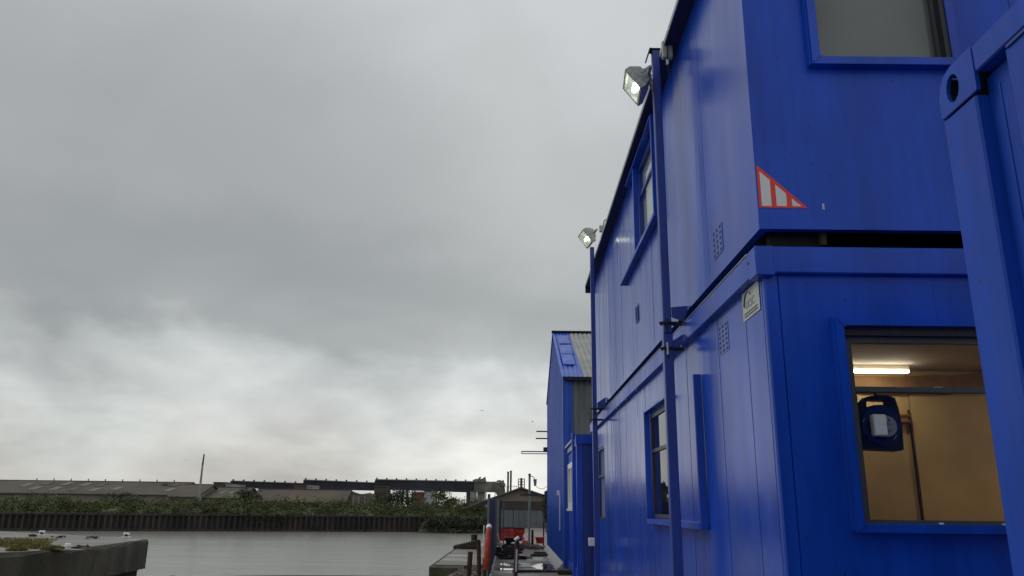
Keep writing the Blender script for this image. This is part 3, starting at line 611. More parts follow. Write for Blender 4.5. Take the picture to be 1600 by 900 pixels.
# dark hedge / conifer beside the shed
p = Vector((at(853, 800, 40).x+.1, 40, G)); t = thing('conifer', 'narrow dark green conifer between the blue shed and the grey store', 'tree', tuple(p))
MB().tube([p, p+Vector((0, 0, 2.0))], .06, 6).build('trunk', 'bark', t); b = MB(); leaf_mesh(b, (p.x, p.y, G+1.15), .26, .3, 1.15, 1500, .06, random.Random(3), 14); b.build('crown', 'leafA', t)
# lamp post with hanging lamp and cable
p = at(827.5, 744, 33); lp = thing('lamp_post', 'slim grey lamp post with one hooked arm beside the far store', 'lamp post', (p.x, 33, G))
MB().tube([(p.x, 33, G), (p.x, 33, p.z)], .045, 8).build('post', 'postgrey', lp)
MB().box(p.x-.05, p.x+.05, 32.95, 33.05, p.z, p.z+.1).build('post_cap', 'mastdark', lp)
arm = [Vector((p.x, 33, p.z-.03)), Vector((p.x+.11, 33, p.z+.0)), Vector((p.x+.19, 33, p.z-.06)), Vector((p.x+.22, 33, p.z-.16))]
MB().tube(arm, .016, 6).build('arm', 'mastdark', lp)
q = arm[-1]; MB().tube([q+Vector((0, 0, .04)), q+Vector((.01, 0, -.06)), q+Vector((.01, 0, -.2))], .075, 10, r1=.05).build('lamp_housing', 'postgrey', lp)
MB().tube([q+Vector((.01, 0, -.19)), q+Vector((.01, 0, -.23))], .05, 10).build('lamp_lens', 'greycast', lp)
pts = []; e_ = at(858, 757.5, 31)
for k in range(13): f = k/12; c = (q+Vector((.02, 0, -.21))).lerp(e_, f); c.z -= .16*math.sin(math.pi*f)*(1-f*.2); pts.append(c)
tag(MB().tube(pts, .009, 5).build('cable', 'cable'), 'thin black cable sagging from the lamp post to the blue shed', 'cable')

# ================================================================== BLUE SHED (beyond the cabins)
XS = 1.2; YE, YR, YF = 19.5, 24.3, 29.1; ZE, ZR = 3.18, 5.33
shedo = thing('blue_shed', 'tall blue corrugated shed with pitched roof beyond the stacked cabins', 'shed', (XS, YR, G))
def ztop(y): return ZE+(ZR-ZE)*(y-YE)/(YR-YE) if y < YR else ZE+.55+(ZR-ZE-.55)*(YF-y)/(YF-YR)
b = MB(); y = YE; prev = None; ys = []
while y < YF: ys += [(y, 0), (y+.16, 0), (y+.19, .045), (y+.25, .045)]; y += .28
for yy, off in ys:
    yy = min(yy, YF); cur = (b.bm.verts.new((XS+.035-off, yy, G+.12)), b.bm.verts.new((XS+.035-off, yy, ztop(yy)-.02)))
    if prev: b.bm.faces.new((prev[0], cur[0], cur[1], prev[1]))
    prev = cur
b.build('gable_cladding', 'blue_shed', shedo)
# near wall, grey green corrugated; blue corner flashing
b = MB(); x = XS+.13; prev = None; xs = []
while x < 9: xs += [(x, 0), (x+.035, .018), (x+.075, .018), (x+.11, 0)]; x += .15
for xx, off in xs:
    cur = (b.bm.verts.new((xx, YE+.03-off, G)), b.bm.verts.new((xx, YE+.03-off, ZE-.03)))
    if prev: b.bm.faces.new((prev[0], cur[0], cur[1], prev[1]))
    prev = cur
b.build('end_cladding', 'corr', shedo)
MB().box(XS-.012, XS+.028, YE-.03, YE+.10, G+.1, ZE+.02).build('corner_flashing', 'blue_shed', shedo); MB().box(XS+.03, XS+.135, YE-.035, YE+.0, G+.1, ZE-.02).build('corner_flashing', 'blue_shed', shedo)
MB().box(XS+.137, XS+.24, YE-.006, YE+.008, G+.1, ZE-.03).build('blue_overspray_sheet', M['blue_shed'], shedo)
# roof near slope: corrugated, blue part then translucent sheets
def roofpart(x0, x1, xf0, xf1, m, nm, y0=YE-.12, y1=YR, z0=None, z1=ZR):
    """x0..x1 at eave, xf0..xf1 at ridge"""
    z0 = ZE-.05 if z0 is None else z0
    b = MB(); n = int((x1-x0)/.14)+1; prev = None
    for k in range(n*4+1):
        f = k/(n*4); h = (0, .018, .035, .018)[k % 4]
        pa = Vector((x0+(x1-x0)*f, y0, z0+h)); pb = Vector((xf0+(xf1-xf0)*f, y1, z1+h)); cur = (b.bm.verts.new(pa), b.bm.verts.new(pb))
        if prev: b.bm.faces.new((prev[0], cur[0], cur[1], prev[1]))
        prev = cur
    return b.build(nm, m, shedo)
roofpart(XS-.04, 1.72, XS-.04, 1.70, 'blue_shed', 'roof_sheet'); roofpart(1.72, 9, 1.70, 9, 'translucent', 'roof_light_sheet')
for k, (x_, y_) in enumerate(((1.42, 20.9), (1.44, 22.0), (1.45, 23.2))):
    zc_ = ZE+(ZR-ZE)*(y_-YE)/(YR-YE)+.045; s_ = (ZR-ZE)/(YR-YE)
    MB().hexa([(x_-.16, y_-.5, zc_-.5*s_), (x_+.16, y_-.5, zc_-.5*s_), (x_+.16, y_+.5, zc_+.5*s_), (x_-.16, y_+.5, zc_+.5*s_), (x_-.16, y_-.5, zc_-.5*s_+.03), (x_+.16, y_-.5, zc_-.5*s_+.03), (x_+.16, y_+.5, zc_+.5*s_+.03), (x_-.16, y_+.5, zc_+.5*s_+.03)]).build('roof_patch', 'blue_shed', shedo)
MB().prism([(XS-.04, YR, ZR+.04), (XS-.04, YF+.1, ZE+.5), (XS-.04, YF+.1, ZE+.55), (XS-.04, YR, ZR+.09)], (8, 0, 0)).build('rear_roof', 'blue_shed', shedo)
MB().box(XS-.06, 9, YR-.08, YR+.12, ZR+.035, ZR+.075).build('ridge_cap', 'under', shedo)
MB().box(XS+.02, 9, YE-.14, YE-.10, ZE-.12, ZE-.03).build('gutter', 'under', shedo)
MB().box(8.9, 9, YE+.05, YF, G, ZE).build('rear_wall', 'blue_shed', shedo); MB().box(XS+.05, 8.9, YF-.1, YF, G, ZE+.3).build('far_wall', 'blue_shed', shedo)
MB().prism([(XS-.18, YE+.25, G), (XS+.02, YE+.25, G), (XS+.02, YE+.25, G+.19), (XS-.0, YE+.25, G+.19)], (0, YF-YE-.4, 0)).build('base_flashing', 'galv', shedo)
MB().box(XS-.19, XS-.0, YE+.14, YE+.24, G+.002, G+.05).build('flashing_end', 'white', shedo)
p = onx(873, 770, XS-.02); bx('socket_box', 'white', shedo, p.x-.04, p.x+.02, p.y-.12, p.y+.12, p.z-.06, p.z+.06)
MB().bar((p.x+.01, p.y-.25, p.z-.02), (p.x+.01, p.y-.25, p.z-.95), .025).build('conduit', 'white', shedo)
# bracket arms sticking out of the shed's far side
for (xa, ya, th, lab) in ((838, 674, .05, 'topmost thin dark arm sticking out from the blue shed'), (837, 685, .05, 'second thin dark arm sticking out from the blue shed'), (813, 773, .065, 'lowest long dark arm sticking out from the blue shed, crossing the store roof')):
    a = at(xa, ya, 29.25); tag(MB().bar(a, (XS+.1, 29.25, a.z), th, th*.9).bevel(.006).build('bracket_arm', 'mastdark'), lab, 'bracket', 'dark arms on the blue shed')
t = thing('twin_rail_boom', 'long twin rail arm with a small box on top, sticking out from the shed', 'bracket', (XS, 29.2, 1.9))
a = at(815, 705.3, 29.2); MB().bar(a, (XS+.1, 29.2, a.z), .05, .035).build('rail', 'mastdark', t); a2 = at(815, 708.6, 29.2); MB().bar(a2, (XS+.1, 29.2, a2.z), .05, .03).build('rail', 'greycast', t)
MB().bar(a, a2, .03).build('end_stop', 'mastdark', t)
a = at(849, 699, 29.2); bx('winch_box', 'mastdark', t, a.x, XS+.04, 29.1, 29.3, a.z-.17, a.z, bev=.01)
a = at(851, 767, 29.2); tag(bx('meter_box', 'slate', None, a.x, XS+.03, 29.15, 29.35, a.z-.3, a.z, bev=.01), 'dark box fixed low at the far corner of the blue shed', 'box')

# ================================================================== SMALL CONTAINER beyond the cabins
sc = thing('small_blue_cabin', 'small single storey blue cabin with a white framed side window', 'cabin', (2.5, 18, G))
y0, y1 = 16.25, 19.4
for k in range(8):
    f0, f1 = y0+.14+(y1-y0-.28)*k/8, y0+.14+(y1-y0-.28)*(k+1)/8-.012
    wy0, wy1, wz0, wz1 = 17.2, 19.0, -.02, .98
    zs = [(G+.28, 1.22)] if f1 < wy0 or f0 > wy1 else [(G+.28, wz0), (wz1, 1.22)]
    for z0, z1 in zs: MB().box(1.30, 1.34, f0, f1, z0, z1).build('wall_panel', 'blue_box', sc)
wf = MB(); wf.box(1.265, 1.33, 17.2, 17.32, -.02, .98); wf.box(1.265, 1.33, 18.88, 19.0, -.02, .98); wf.box(1.265, 1.33, 18.02, 18.14, .1, .86); wf.box(1.265, 1.33, 17.32, 18.88, -.02, .1); wf.box(1.265, 1.33, 17.32, 18.88, .86, .98)
wf = wf.build('window_frame', 'upvc', sc); bx('pane', 'glass', wf, 1.305, 1.31, 17.32, 18.02, .1, .86); bx('pane', 'glass', wf, 1.305, 1.31, 18.14, 18.88, .1, .86); bx('blind', 'blind', wf, 1.33, 1.335, 17.32, 18.88, .1, .86); bx('sill', 'upvc', wf, 1.235, 1.30, 17.15, 19.05, -.07, -.022)
for yy in (y0, y1-.12): bx('corner_post', 'blue_trim', sc, 1.262, 1.39, yy, yy+.12, G+.1, 1.42, bev=.008)
bx('side_post', 'blue_trim', sc, 1.225, 1.30, 16.95, 17.05, G, 1.55, bev=.008); bx('side_post', 'blue_trim', sc, 1.225, 1.30, 19.42, 19.5, G, 1.46, bev=.008)
bx('roof_rail', 'blue_trim', sc, 1.27, 1.36, y0+.12, y1-.12, 1.24, 1.40); bx('roof_rail', 'blue_trim', sc, 1.245, 4, y0-.05, y0+.0, 1.26, 1.45); bx('floor_rail', 'blue_trim', sc, 1.27, 1.37, y0+.12, y1-.12, G+.1, G+.27)
bx('end_wall', 'blue_pole', sc, 1.39, 4, y0+.03, y0+.08, G+.1, 1.26); bx('roof', 'roofing', sc, 1.36, 4, y0+.0, y1, 1.40, 1.44)
bx('roof_gutter', 'galv', sc, 1.22, 1.262, y0+.9, y1-.1, 1.37, 1.42)

# ================================================================== STACKED CABINS
XW = 1.55; YN = 4.70; YFAR = 15.7; XR = 7.6
def clad(parent, axis, cuts, z0, z1, opens, m, gap=.008, th=.04, front=None, name='wall_panel', step=None):
    """upright panels; axis 'y' = wall facing -x at XW, axis 'x' = wall facing -y at YN. opens: list of (a0,a1,z0,z1)"""
    for i, (a0, a1) in enumerate(zip(cuts, cuts[1:])):
        a0 += gap/2; a1 -= gap/2
        xs = sorted({a0, a1, *[v for o in opens for v in o[:2] if a0 < v < a1]})
        pr = (step[i % len(step)] if step else 0)
        for s0, s1 in zip(xs, xs[1:]):
            mid = (s0+s1)/2; segs = [(z0, z1)]
            for o in opens:
                if o[0] < mid < o[1]:
                    ns = []
                    for q0, q1 in segs:
                        if o[2] > q0: ns.append((q0, min(q1, o[2])))
                        if o[3] < q1: ns.append((max(q0, o[3]), q1))
                    segs = ns
            for q0, q1 in segs:
                if axis == 'y': MB().box(XW-pr, XW+th, s0, s1, q0, q1).build(name, m, parent)
                else: MB().box(s0, s1, YN-pr, YN+th, q0, q1).build(name, m, parent)
def frange(a, b, st, jit=0):
    out = [a]; x = a+st
    while x < b-st*.4: out.append(x+random.uniform(-jit, jit)); x += st
    return out+[b]
def vent(parent, y0, y1, z0, z1, nx=3, nz=5):
    """punched ventilation holes: drilled plate over a dark void"""
    b = MB(); X = XW-.004
    dy = (y1-y0)/nx; dz = (z1-z0)/nz
    for i in range(nx):
        for j in range(nz):
            cy, cz = y0+dy*(i+.5), z0+dz*(j+.5); r = dy*.31; r2 = dz*.34
            out = [(cy+sx*dy/2, cz+sz*dz/2) for sx, sz in ((1, 0), (1, 1), (0, 1), (-1, 1), (-1, 0), (-1, -1), (0, -1), (1, -1))]
            inn = [(cy+math.cos(k*math.pi/4)*r, cz+math.sin(k*math.pi/4)*r2) for k in range(8)]
            vo = [b.bm.verts.new((X, *p)) for p in out]; vi = [b.bm.verts.new((X, *p)) for p in inn]; vd = [b.bm.verts.new((X+.003, *p)) for p in inn]
            for k in range(8): b.bm.faces.new((vo[k], vo[(k+1) % 8], vi[(k+1) % 8], vi[k])); b.bm.faces.new((vi[k], vi[(k+1) % 8], vd[(k+1) % 8], vd[k]))
    v = b.build('vent', 'blue', parent)
    bx('vent_void', 'rubber', v, X+.0022, X+.0035, y0+.002, y1-.002, z0+.002, z1-.002)
lower = thing('lower_cabin', 'blue steel site cabin on the ground with a lit room behind its end window', 'cabin', (4.5, 10, G))
upper = thing('upper_cabin', 'blue steel site cabin stacked on top with a red and white striped triangle', 'cabin', (4.5, 10, 1.6))
ZL0, ZL1 = G+.30, 1.44
# lower long wall
o_side = (7.74, 9.0, -.10, 1.03); o_far = (13.75, 14.75, -.20, 1.05)
cuts = [4.76, 5.13, 5.46, 5.86, 6.25, 6.5, 7.0, 7.6, 7.74+.0, 8.35, 9.0, 9.33, 9.62, 9.92, 10.33]+frange(10.65, YFAR-.08, .33, .02)
clad(lower, 'y', cuts, ZL0, ZL1, [o_side, o_far], 'blue', .0045, step=[0, .002, .001, .003, 0])
bx('patch_plate', 'blue', lower, XW-.0065, XW-.001, 9.36, 10.28, .0, 1.10)
# corner posts
bx('corner_post', 'blue_trim', lower, XW-.002, XW+.09, YN-.002, YN+.055, ZL0-.2, ZL1+.0, bev=.01); bx('corner_post', 'blue_trim', lower, XW-.002, XW+.09, YFAR-.08, YFAR, ZL0-.2, ZL1)
# end wall with window opening
oe = (2.0, 3.25, -.075, 1.088)
clad(lower, 'x', [XW+.0895, 2.60, 3.55, 4.5, 5.5, 6.5, XR], ZL0, 1.46, [oe], 'blue_front', .0015)
# roof rails: channel section, split corner block
ZR0, ZR1 = 1.425, 1.595
bx('roof_rail', 'blue_trim', lower, XW-.055, XW+.02, YN+.11, YFAR+.02, ZR0+.004, ZR1, bev=.006)
bx('roof_rail', 'blue_trim', lower, XW-.04, XR, YN-.045, YN+.012, ZR0, ZR1+.002, bev=.006)
bx('corner_block', 'blue_trim', lower, XW-.06, XW+.06, YN-.05, YN+.105, ZR0-.018, ZR1+.004, bev=.006)
bx('rail_notch', 'rubber', lower, XW-.062, XW-.055, YN+.085, YN+.115, ZR0+.095, ZR0+.11)
bx('roof_rail_lip', 'galv', lower, XW-.057, XW+.02, YN+.14, YFAR, ZR1+.001, ZR1+.009, label='worn pale lip along the top of the rail')
bx('floor_rail', 'blue_trim', lower, XW-.02, XW+.06, YN, YFAR, G+.08, ZL0-.003); bx('floor_rail', 'blue_trim', lower, XW+.06, XR, YN-.02, YN+.04, G+.08, ZL0-.003)
bx('roof', 'roofing', lower, XW+.03, XR, YN+.02, YFAR, 1.535, 1.56); bx('far_wall', 'blue_front', lower, XW+.1, XR, YFAR-.06, YFAR-.01, ZL0, 1.53); bx('right_wall', 'blue_front', lower, XR-.04, XR, YN+.05, YFAR-.07, ZL0, 1.53)
vent(lower, 5.57, 5.84, 1.12, 1.335, 3, 6)
for k, yy in enumerate((6.9, 9.6, 10.5, 11.2, 11.5)): bx('rail_tab', 'galv', lower, XW-.062, XW-.058, yy, yy+.02, ZR0-.03, ZR0+.02)
# ---- surround (boxed steel frame) helpers
def surround_front(parent, x0, x1, z0, z1, w=.055, d=.07, zi0=None):
    Y0, Y1 = YN-d, YN-.003
    s = MB().prism([(x0, Y0, z0), (x0+w, Y0, z0+w), (x0+w, Y0, z1-w), (x0, Y0, z1)], (0, Y1-Y0, 0)).build('window_surround', 'blue_trim', parent)
    MB().prism([(x1, Y0, z0), (x1-w, Y0, z0+w), (x1-w, Y0, z1-w), (x1, Y0, z1)], (0, Y1-Y0, 0)).build('jamb', 'blue_trim', s)
    MB().prism([(x0+.002, Y0+.001, z0), (x1-.002, Y0+.001, z0), (x1-w-.002, Y0+.001, z0+w), (x0+w+.002, Y0+.001, z0+w)], (0, Y1-Y0-.001, 0)).build('sill', 'blue_trim', s)
    MB().prism([(x0+.002, Y0+.001, z1), (x1-.002, Y0+.001, z1), (x1-w-.002, Y0+.001, z1-w), (x0+w+.002, Y0+.001, z1-w)], (0, Y1-Y0-.001, 0)).build('head', 'blue_trim', s)
    e = .012
    for zz_, sg in ((z0, 1), (z1, -1)):
        MB().bar((x0+e, Y0-.002, zz_+sg*e), (x0+w+.01, Y0-.002, zz_+sg*(w+.01)), .007, .007).build('weld_bead', 'blue_box', s)
    return s
sf = surround_front(lower, 1.945, 3.32, -.115, 1.135, .046)
bx('outer_flange', 'blue_trim', sf, 1.935, 1.944, YN-.05, YN-.004, -.105, 1.15)
# aluminium window, lower end wall
def alu_window(parent, x0, x1, z0, z1, zm, Yg=YN+.02):
    f = MB(); t_ = .036
    f.box(x0, x0+t_, Yg-.02, Yg+.03, z0, z1); f.box(x1-t_, x1, Yg-.02, Yg+.03, z0, z1)
    f.box(x0+t_, x1-t_, Yg-.02, Yg+.03, z0, z0+t_*.8); f.box(x0+t_, x1-t_, Yg-.02, Yg+.03, z1-t_, z1); f.box(x0+t_, x1-t_, Yg-.022, Yg+.03, zm-.015, zm+.015)
    w = f.build('window_frame', 'alu', parent)
    bx('gasket', 'rubber', w, x0+t_, x1-t_, Yg-.025, Yg-.005, zm-.02, zm-.0155); bx('gasket', 'rubber', w, x0+t_-.002, x0+t_+.004, Yg-.018, Yg+.01, z0+t_*.8, zm-.015)
    bx('pane', 'glass', w, x0+t_, x1-t_, Yg, Yg+.006, z0+t_*.8, zm-.015); bx('pane', 'glass', w, x0+t_, x1-t_, Yg, Yg+.006, zm+.015, z1-t_)
    return w
bx('window_head', 'alu_dark', lower, 2.003, 3.26, YN-.03, YN+.06, 1.035, 1.087)
wl = alu_window(lower, 2.016, 3.245, -.074, 1.033, .71)
for xx in (2.44, 2.80): bx('latch_mark', 'white', wl, xx, xx+.025, YN-.022, YN-.014, -.066, -.057)
# interior of the lower cabin
bx('ceiling', 'ceil', lower, XW+.06, XR-.05, YN+.06, 12, 1.40, 1.43); bx('room_floor', 'floor', lower, XW+.06, XR-.05, YN+.06, YFAR-.1, ZL0, ZL0+.03)
xs_ = [XW+.08, 2.6, 3.28, 4.02, 5.22, 6.42, XR-.05]
for a_, c_ in zip(xs_, xs_[1:]): bx('partition_board', 'ochre', lower, a_+.003, c_-.003, 8.0-(.015 if a_ > 3.5 else 0), 8.03, ZL0+.03, 1.398)
bx('board_joint', 'brown', lower, 3.20, 3.27, 7.965, 7.999, ZL0+.03, 1.30); bx('board_joint', 'under', lower, 3.985, 4.0, 7.97, 7.984, -.6, 1.0)
b = MB(); P = [(3.3, 1.335), (3.9, 1.33), (4.3, 1.352), (4.45, 1.348), (4.75, 1.385), (4.95, 1.383), (5.2, 1.398), (6.2, 1.398), (6.2, 1.2), (5.0, 1.22), (4.4, 1.16), (3.3, 1.19)]
b.prism([(x, 7.93, z) for x, z in P], (0, .05, 0)); b.build('torn_cove', 'brown', lower)
bx('wall_lining', 'ochre', lower, XW+.05, XW+.07, YN+.08, 7.7, ZL0+.03, 1.39); bx('wall_lining', 'ochre', lower, XR-.07, XR-.05, YN+.08, 7.98, ZL0+.03, 1.39)
bx('wall_lining', 'ochre', lower, 3.3, XR-.08, YN+.045, YN+.055, ZL0+.03, 1.39)
for z_ in (.93, .87): MB().tube([(3.78, 7.95, z_), (3.98, 7.95, z_+.005)], .022, 8).build('pipe_clip', 'copper', lower)
bx('white_fitting', 'white', lower, 4.25, 4.33, 7.9, 7.93, 1.20, 1.225)
fl = thing('ceiling_light', 'lit fluorescent batten under the ceiling seen through the lower end window', 'light', (3.4, 6.3, 1.33))
bx('housing', 'ceil', fl, 3.05, 3.88, 7.63, 7.74, 1.345, 1.397); bx('diffuser', 'tube', fl, 3.06, 3.87, 7.62, 7.68, 1.320, 1.343)
bx('ceiling_glow', 'ceil', lower, 2.6, 3.50, 6.65, 7.55, 1.392, 1.399, label='added board standing in for the tube light on the ceiling')  # board stands in for the patch of tube light on the ceiling
fill_batten = thing('ceiling_light', 'unseen fluorescent batten added to brighten the right hand side of the cabin room', 'light', (5.5, 6.2, 1.33))  # out-of-view batten, added as fill light for the room
bx('housing', 'white', fill_batten, 4.9, 6.1, 6.12, 6.28, 1.35, 1.395); bx('diffuser', 'tube2', fill_batten, 4.9, 6.1, 6.14, 6.26, 1.32, 1.348)
# second room light behind the side windows
fl2 = thing('ceiling_light', 'lit fluorescent batten inside the room behind the lower side window', 'light', (3.0, 9.5, 1.33))
bx('housing', 'white', fl2, 2.6, 3.8, 9.4, 9.55, 1.35, 1.395); bx('diffuser', 'tube2', fl2, 2.6, 3.8, 9.42, 9.53, 1.32, 1.348)
# ---- side surrounds on the long wall
def surround_side(parent, y0, y1, z0, z1, oy0, oy1, w=.05, d=.07):
    X0, X1 = XW-d, XW-.0035
    s = bx('window_surround', 'blue_trim', parent, X0, X1, y0, y0+.03, z0, z1, bev=.004)
    bx('jamb', 'blue_trim', s, X0, X1, y1-.035, y1, z0, z1)
    bx('sill', 'blue_trim', s, X0-.006, X1, y0+.031, y1-.036, z0-.0, z0+w); bx('head', 'blue_trim', s, X0+.002, X1, oy0-.02, y1-.036, z1-w*.5, z1)
    return s
surround_side(lower, 6.46, 9.07, -.155, 1.085, 7.74, 9.0)
def side_window(parent, y0, y1, z0, z1, zm, ym=None, m='alu', X=XW+.01):
    f = MB(); t_ = .04
    f.box(X-.01, X+.03, y0, y0+t_, z0, z1); f.box(X-.01, X+.03, y1-t_, y1, z0, z1); f.box(X-.01, X+.03, y0+t_, y1-t_, z0, z0+t_); f.box(X-.01, X+.03, y0+t_, y1-t_, z1-t_, z1)
    f.box(X-.012, X+.03, y0+t_, y1-t_, zm-.018, zm+.018)
    w = f.build('window_frame', m, parent); bx('pane', 'glass', w, X+.005, X+.011, y0+t_, y1-t_, z0+t_, zm-.018); bx('pane', 'glass', w, X+.005, X+.011, y0+t_, y1-t_, zm+.018, z1-t_); return w
side_window(lower, 7.745, 8.995, -.095, 1.025, .62, m='alu_dark')
side_window(lower, 13.755, 14.745, -.195, 1.045, .55, m='alu_dark'); bx('blind', 'upvc', lower, XW+.045, XW+.05, 13.76, 14.74, -.19, 1.04, label='added white blind standing in for sky reflected in the far side window')  # white sheet added to imitate the sky's reflection in these panes
# ---- upper cabin
ZU0, ZU1 = 1.727, 4.335
o_us = (7.95, 9.28, 3.10, 4.20)
clad(upper, 'y', [4.705, 6.0, 7.3, 7.95+.6, 9.28, 10.1]+frange(10.75, YFAR, .38, .03), ZU0+.075, ZU1, [o_us], 'blue', .004, step=[0, .001, 0, .002])
oeu = (2.035, 2.885, 2.955, 4.1)
clad(upper, 'x', [XW+.0, 3.4, 5.0, XR], ZU0+.075, ZU1, [oeu], 'blue_front', .004)
bx('floor_rail', 'blue', upper, XW-.004, XW+.05, YN+.005, YFAR, ZU0, ZU0+.073); bx('floor_rail', 'blue_front', upper, XW-.003, XR, YN-.004, YN+.05, ZU0+.001, ZU0+.073)
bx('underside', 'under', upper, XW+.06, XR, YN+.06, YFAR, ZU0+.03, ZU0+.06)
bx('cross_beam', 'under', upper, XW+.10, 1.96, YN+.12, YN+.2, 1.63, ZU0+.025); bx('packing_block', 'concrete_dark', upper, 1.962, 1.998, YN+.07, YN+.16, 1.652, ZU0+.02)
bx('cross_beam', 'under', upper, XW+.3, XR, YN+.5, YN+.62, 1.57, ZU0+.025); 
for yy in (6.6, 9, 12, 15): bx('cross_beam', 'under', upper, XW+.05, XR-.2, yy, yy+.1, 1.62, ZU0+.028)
bx('roof', 'roofing', upper, 1.415, XR, YN-.06, YFAR-.3, ZU1+.003, ZU1+.045); bx('roof_edge', 'galv', upper, 1.405, 1.414, YN-.06, YFAR-.3, ZU1+.0, ZU1+.05)
bx('roof_end', 'roofing', upper, 1.414, 1.56, YFAR-.30, YFAR-.27, ZU1-.10, ZU1+.048)
bx('far_wall', 'blue_front', upper, XW+.05, XR, YFAR-.06, YFAR-.01, ZU0+.07, ZU1); bx('right_wall', 'blue_front', upper, XR-.04, XR, YN+.05, YFAR-.07, ZU0+.07, ZU1)
vent(upper, 5.56, 5.84, 1.875, 2.10, 3, 5)
s = bx('window_surround', 'blue_trim', upper, XW-.075, XW-.0035, 7.90, 7.94, 3.045, 4.26)
bx('jamb', 'blue_trim', s, XW-.07, XW-.004, 9.29, 9.325, 3.09, 4.235); 
bx('sill', 'blue_trim', s, XW-.078, XW-.004, 7.942, 10.679, 3.045, 3.09); bx('head', 'blue_trim', s, XW-.078, XW-.004, 7.942, 9.93, 4.236, 4.262)
side_window(upper, 7.955, 9.275, 3.105, 4.19, 3.80, m='blue_pole')
bx('blind', 'upvc', upper, XW+.05, XW+.056, 7.96, 9.27, 3.1, 4.2, label='pale blind behind the upper side window')
p0 = onx(992, 500, XW); 
pl_ = MB().box(XW-.006, XW-.0045, 9.60, 9.78, 2.30, 2.49).build('wall_inlet', 'under', upper); q_ = MB(); q_.box(XW-.012, XW-.0065, 9.585, 9.60, 2.285, 2.505); q_.box(XW-.012, XW-.0065, 9.78, 9.795, 2.285, 2.505); q_.box(XW-.012, XW-.0065, 9.601, 9.779, 2.285, 2.30); q_.build('inlet_rim', 'blue_trim', pl_)
# upper end window
sf = surround_front(upper, 1.968, 2.965, 2.885, 4.18, .055, .07)
bx('outer_flange', 'blue_trim', sf, 1.958, 1.967, YN-.05, YN-.004, 2.89, 4.18)
f = MB(); f.box(2.037, 2.052, YN+.0, YN+.05, 2.957, 4.1); f.box(2.87, 2.883, YN+.0, YN+.05, 2.957, 4.1); f.box(2.053, 2.869, YN+.0, YN+.05, 2.957, 2.967)
w = f.build('window_frame', 'alu', upper); bx('seal', 'rubber', w, 2.875, 2.909, YN-.06, YN-.004, 2.943, 4.12)
bx('pane', 'glass', w, 2.052, 2.87, YN+.03, YN+.036, 2.967, 4.1); bx('blind', 'blind', w, 2.04, 2.88, YN+.07, YN+.075, 2.95, 4.1)
# striped triangle
def tri(parent):
    A = Vector((XW+.007, 0, 1.872)); Wd, H = .312, .300; Y0 = YN-.0035
    P = lambda u, v: (A.x+u*Wd, Y0, A.z+v*H)
    t = MB().prism([P(0, 0), P(1, 0), P(0, 1)], (0, .0015, 0)).build('warning_triangle', 'red', parent, label='red triangle with three white bars at the corner')
    for u0, u1 in ((.055, .255), (.36, .57), (.68, .87)):
        top0 = 1-u0-.10; top1 = max(.045, 1-u1-.10); pts = [P(u0, .04), P(u1, .04)]+([P(u1, top1)] if top1 > .05 else [])+[P(u0, top0)]
        MB().prism([(x, YN-.0042, z) for x, _, z in pts], (0, .0006, 0)).build('white_bar', 'bar_white', t)
tri(upper)
bx('scuff_mark', 'jbox', upper, 1.962, 1.976, YN-.0012, YN+.0, 1.865, 1.905)
# maker's sticker on the lower cabin side near the corner
def sticker(parent):
    X = XW-.0045; st = bx('sticker', 'sticker', parent, X, X+.001, 4.80, 5.17, 1.225, 1.418)
    def yy(u): return 5.17-u*.37                       # u = 0 at the far (left) edge
    def zz(v): return 1.225+v*.193
    pts = [(.10, .50), (.14, .72), (.24, .88), (.36, .93), (.48, .86), (.56, .74)]
    def stroke(P, w, m, nm): 
        b = MB()
        for (u0, v0), (u1, v1) in zip(P, P[1:]): b.bar((X-.0012, yy(u0), zz(v0)), (X-.0012, yy(u1), zz(v1)), w, .001)
        return b.build(nm, m, st)
    stroke(pts, .010, 'inkdark', 'logo_arc'); stroke([(.26, .88), (.17, .62), (.14, .45)], .007, 'ink', 'logo_peak')
    cu = bpy.data.curves.new('lettering', 'FONT'); cu.body = 'UCSC'; cu.size = .075; cu.extrude = .0004; cu.shear = .25
    tmp = bpy.data.objects.new('lettering', cu); COL.objects.link(tmp); dg = bpy.context.evaluated_depsgraph_get(); me = bpy.data.meshes.new_from_object(tmp.evaluated_get(dg)); bpy.data.objects.remove(tmp)
    me.materials.clear(); me.materials.append(M['ink']); o = bpy.data.objects.new('lettering', me)
    org = Vector(parent.location); Mx = Matrix(((0, 0, -1, X-.0012), (-1, 0, 0, yy(.20)), (0, 1, 0, zz(.36)), (0, 0, 0, 1)))
    o.matrix_local = Matrix.Translation(-org) @ Mx; link(o, st)
    for v in (.22, .12): stroke([(.1, v), (.9, v)], .009, 'ink', 'text_line')
sticker(lower)

# ================================================================== POLES, CLAMPS, FLOODLIGHTS
def pole(y, z1, label, name='steel_pole', zj=None):
    t = thing(name, label, 'pole', (1.35, y+.04, G), 'blue steel poles clamped to the cabins')
    x0, x1 = 1.308, 1.392
    bx('lower_tube', 'blue_pole', t, x0, x1, y, y+.08, G, zj, bev=.006); bx('upper_tube', 'blue_pole', t, x0+.004, x1-.006, y+.003, y+.077, zj+.003, z1, bev=.006)
    return t
p1 = pole(6.78, 4.36, 'blue square steel pole with a lit floodlight, nearer of the two', zj=1.50)
b = MB(); b.box(1.300, 1.395, 6.775, 6.865, 4.362, 4.375); b.box(1.255, 1.300, 6.60, 6.62, 4.345, 4.375) if False else None
b.prism([(1.300, 6.775, 4.375), (1.300, 6.865, 4.375), (1.262, 6.865, 4.255), (1.262, 6.775, 4.255)], (-.012, 0, .006)); b.build('top_angle', 'under', p1)
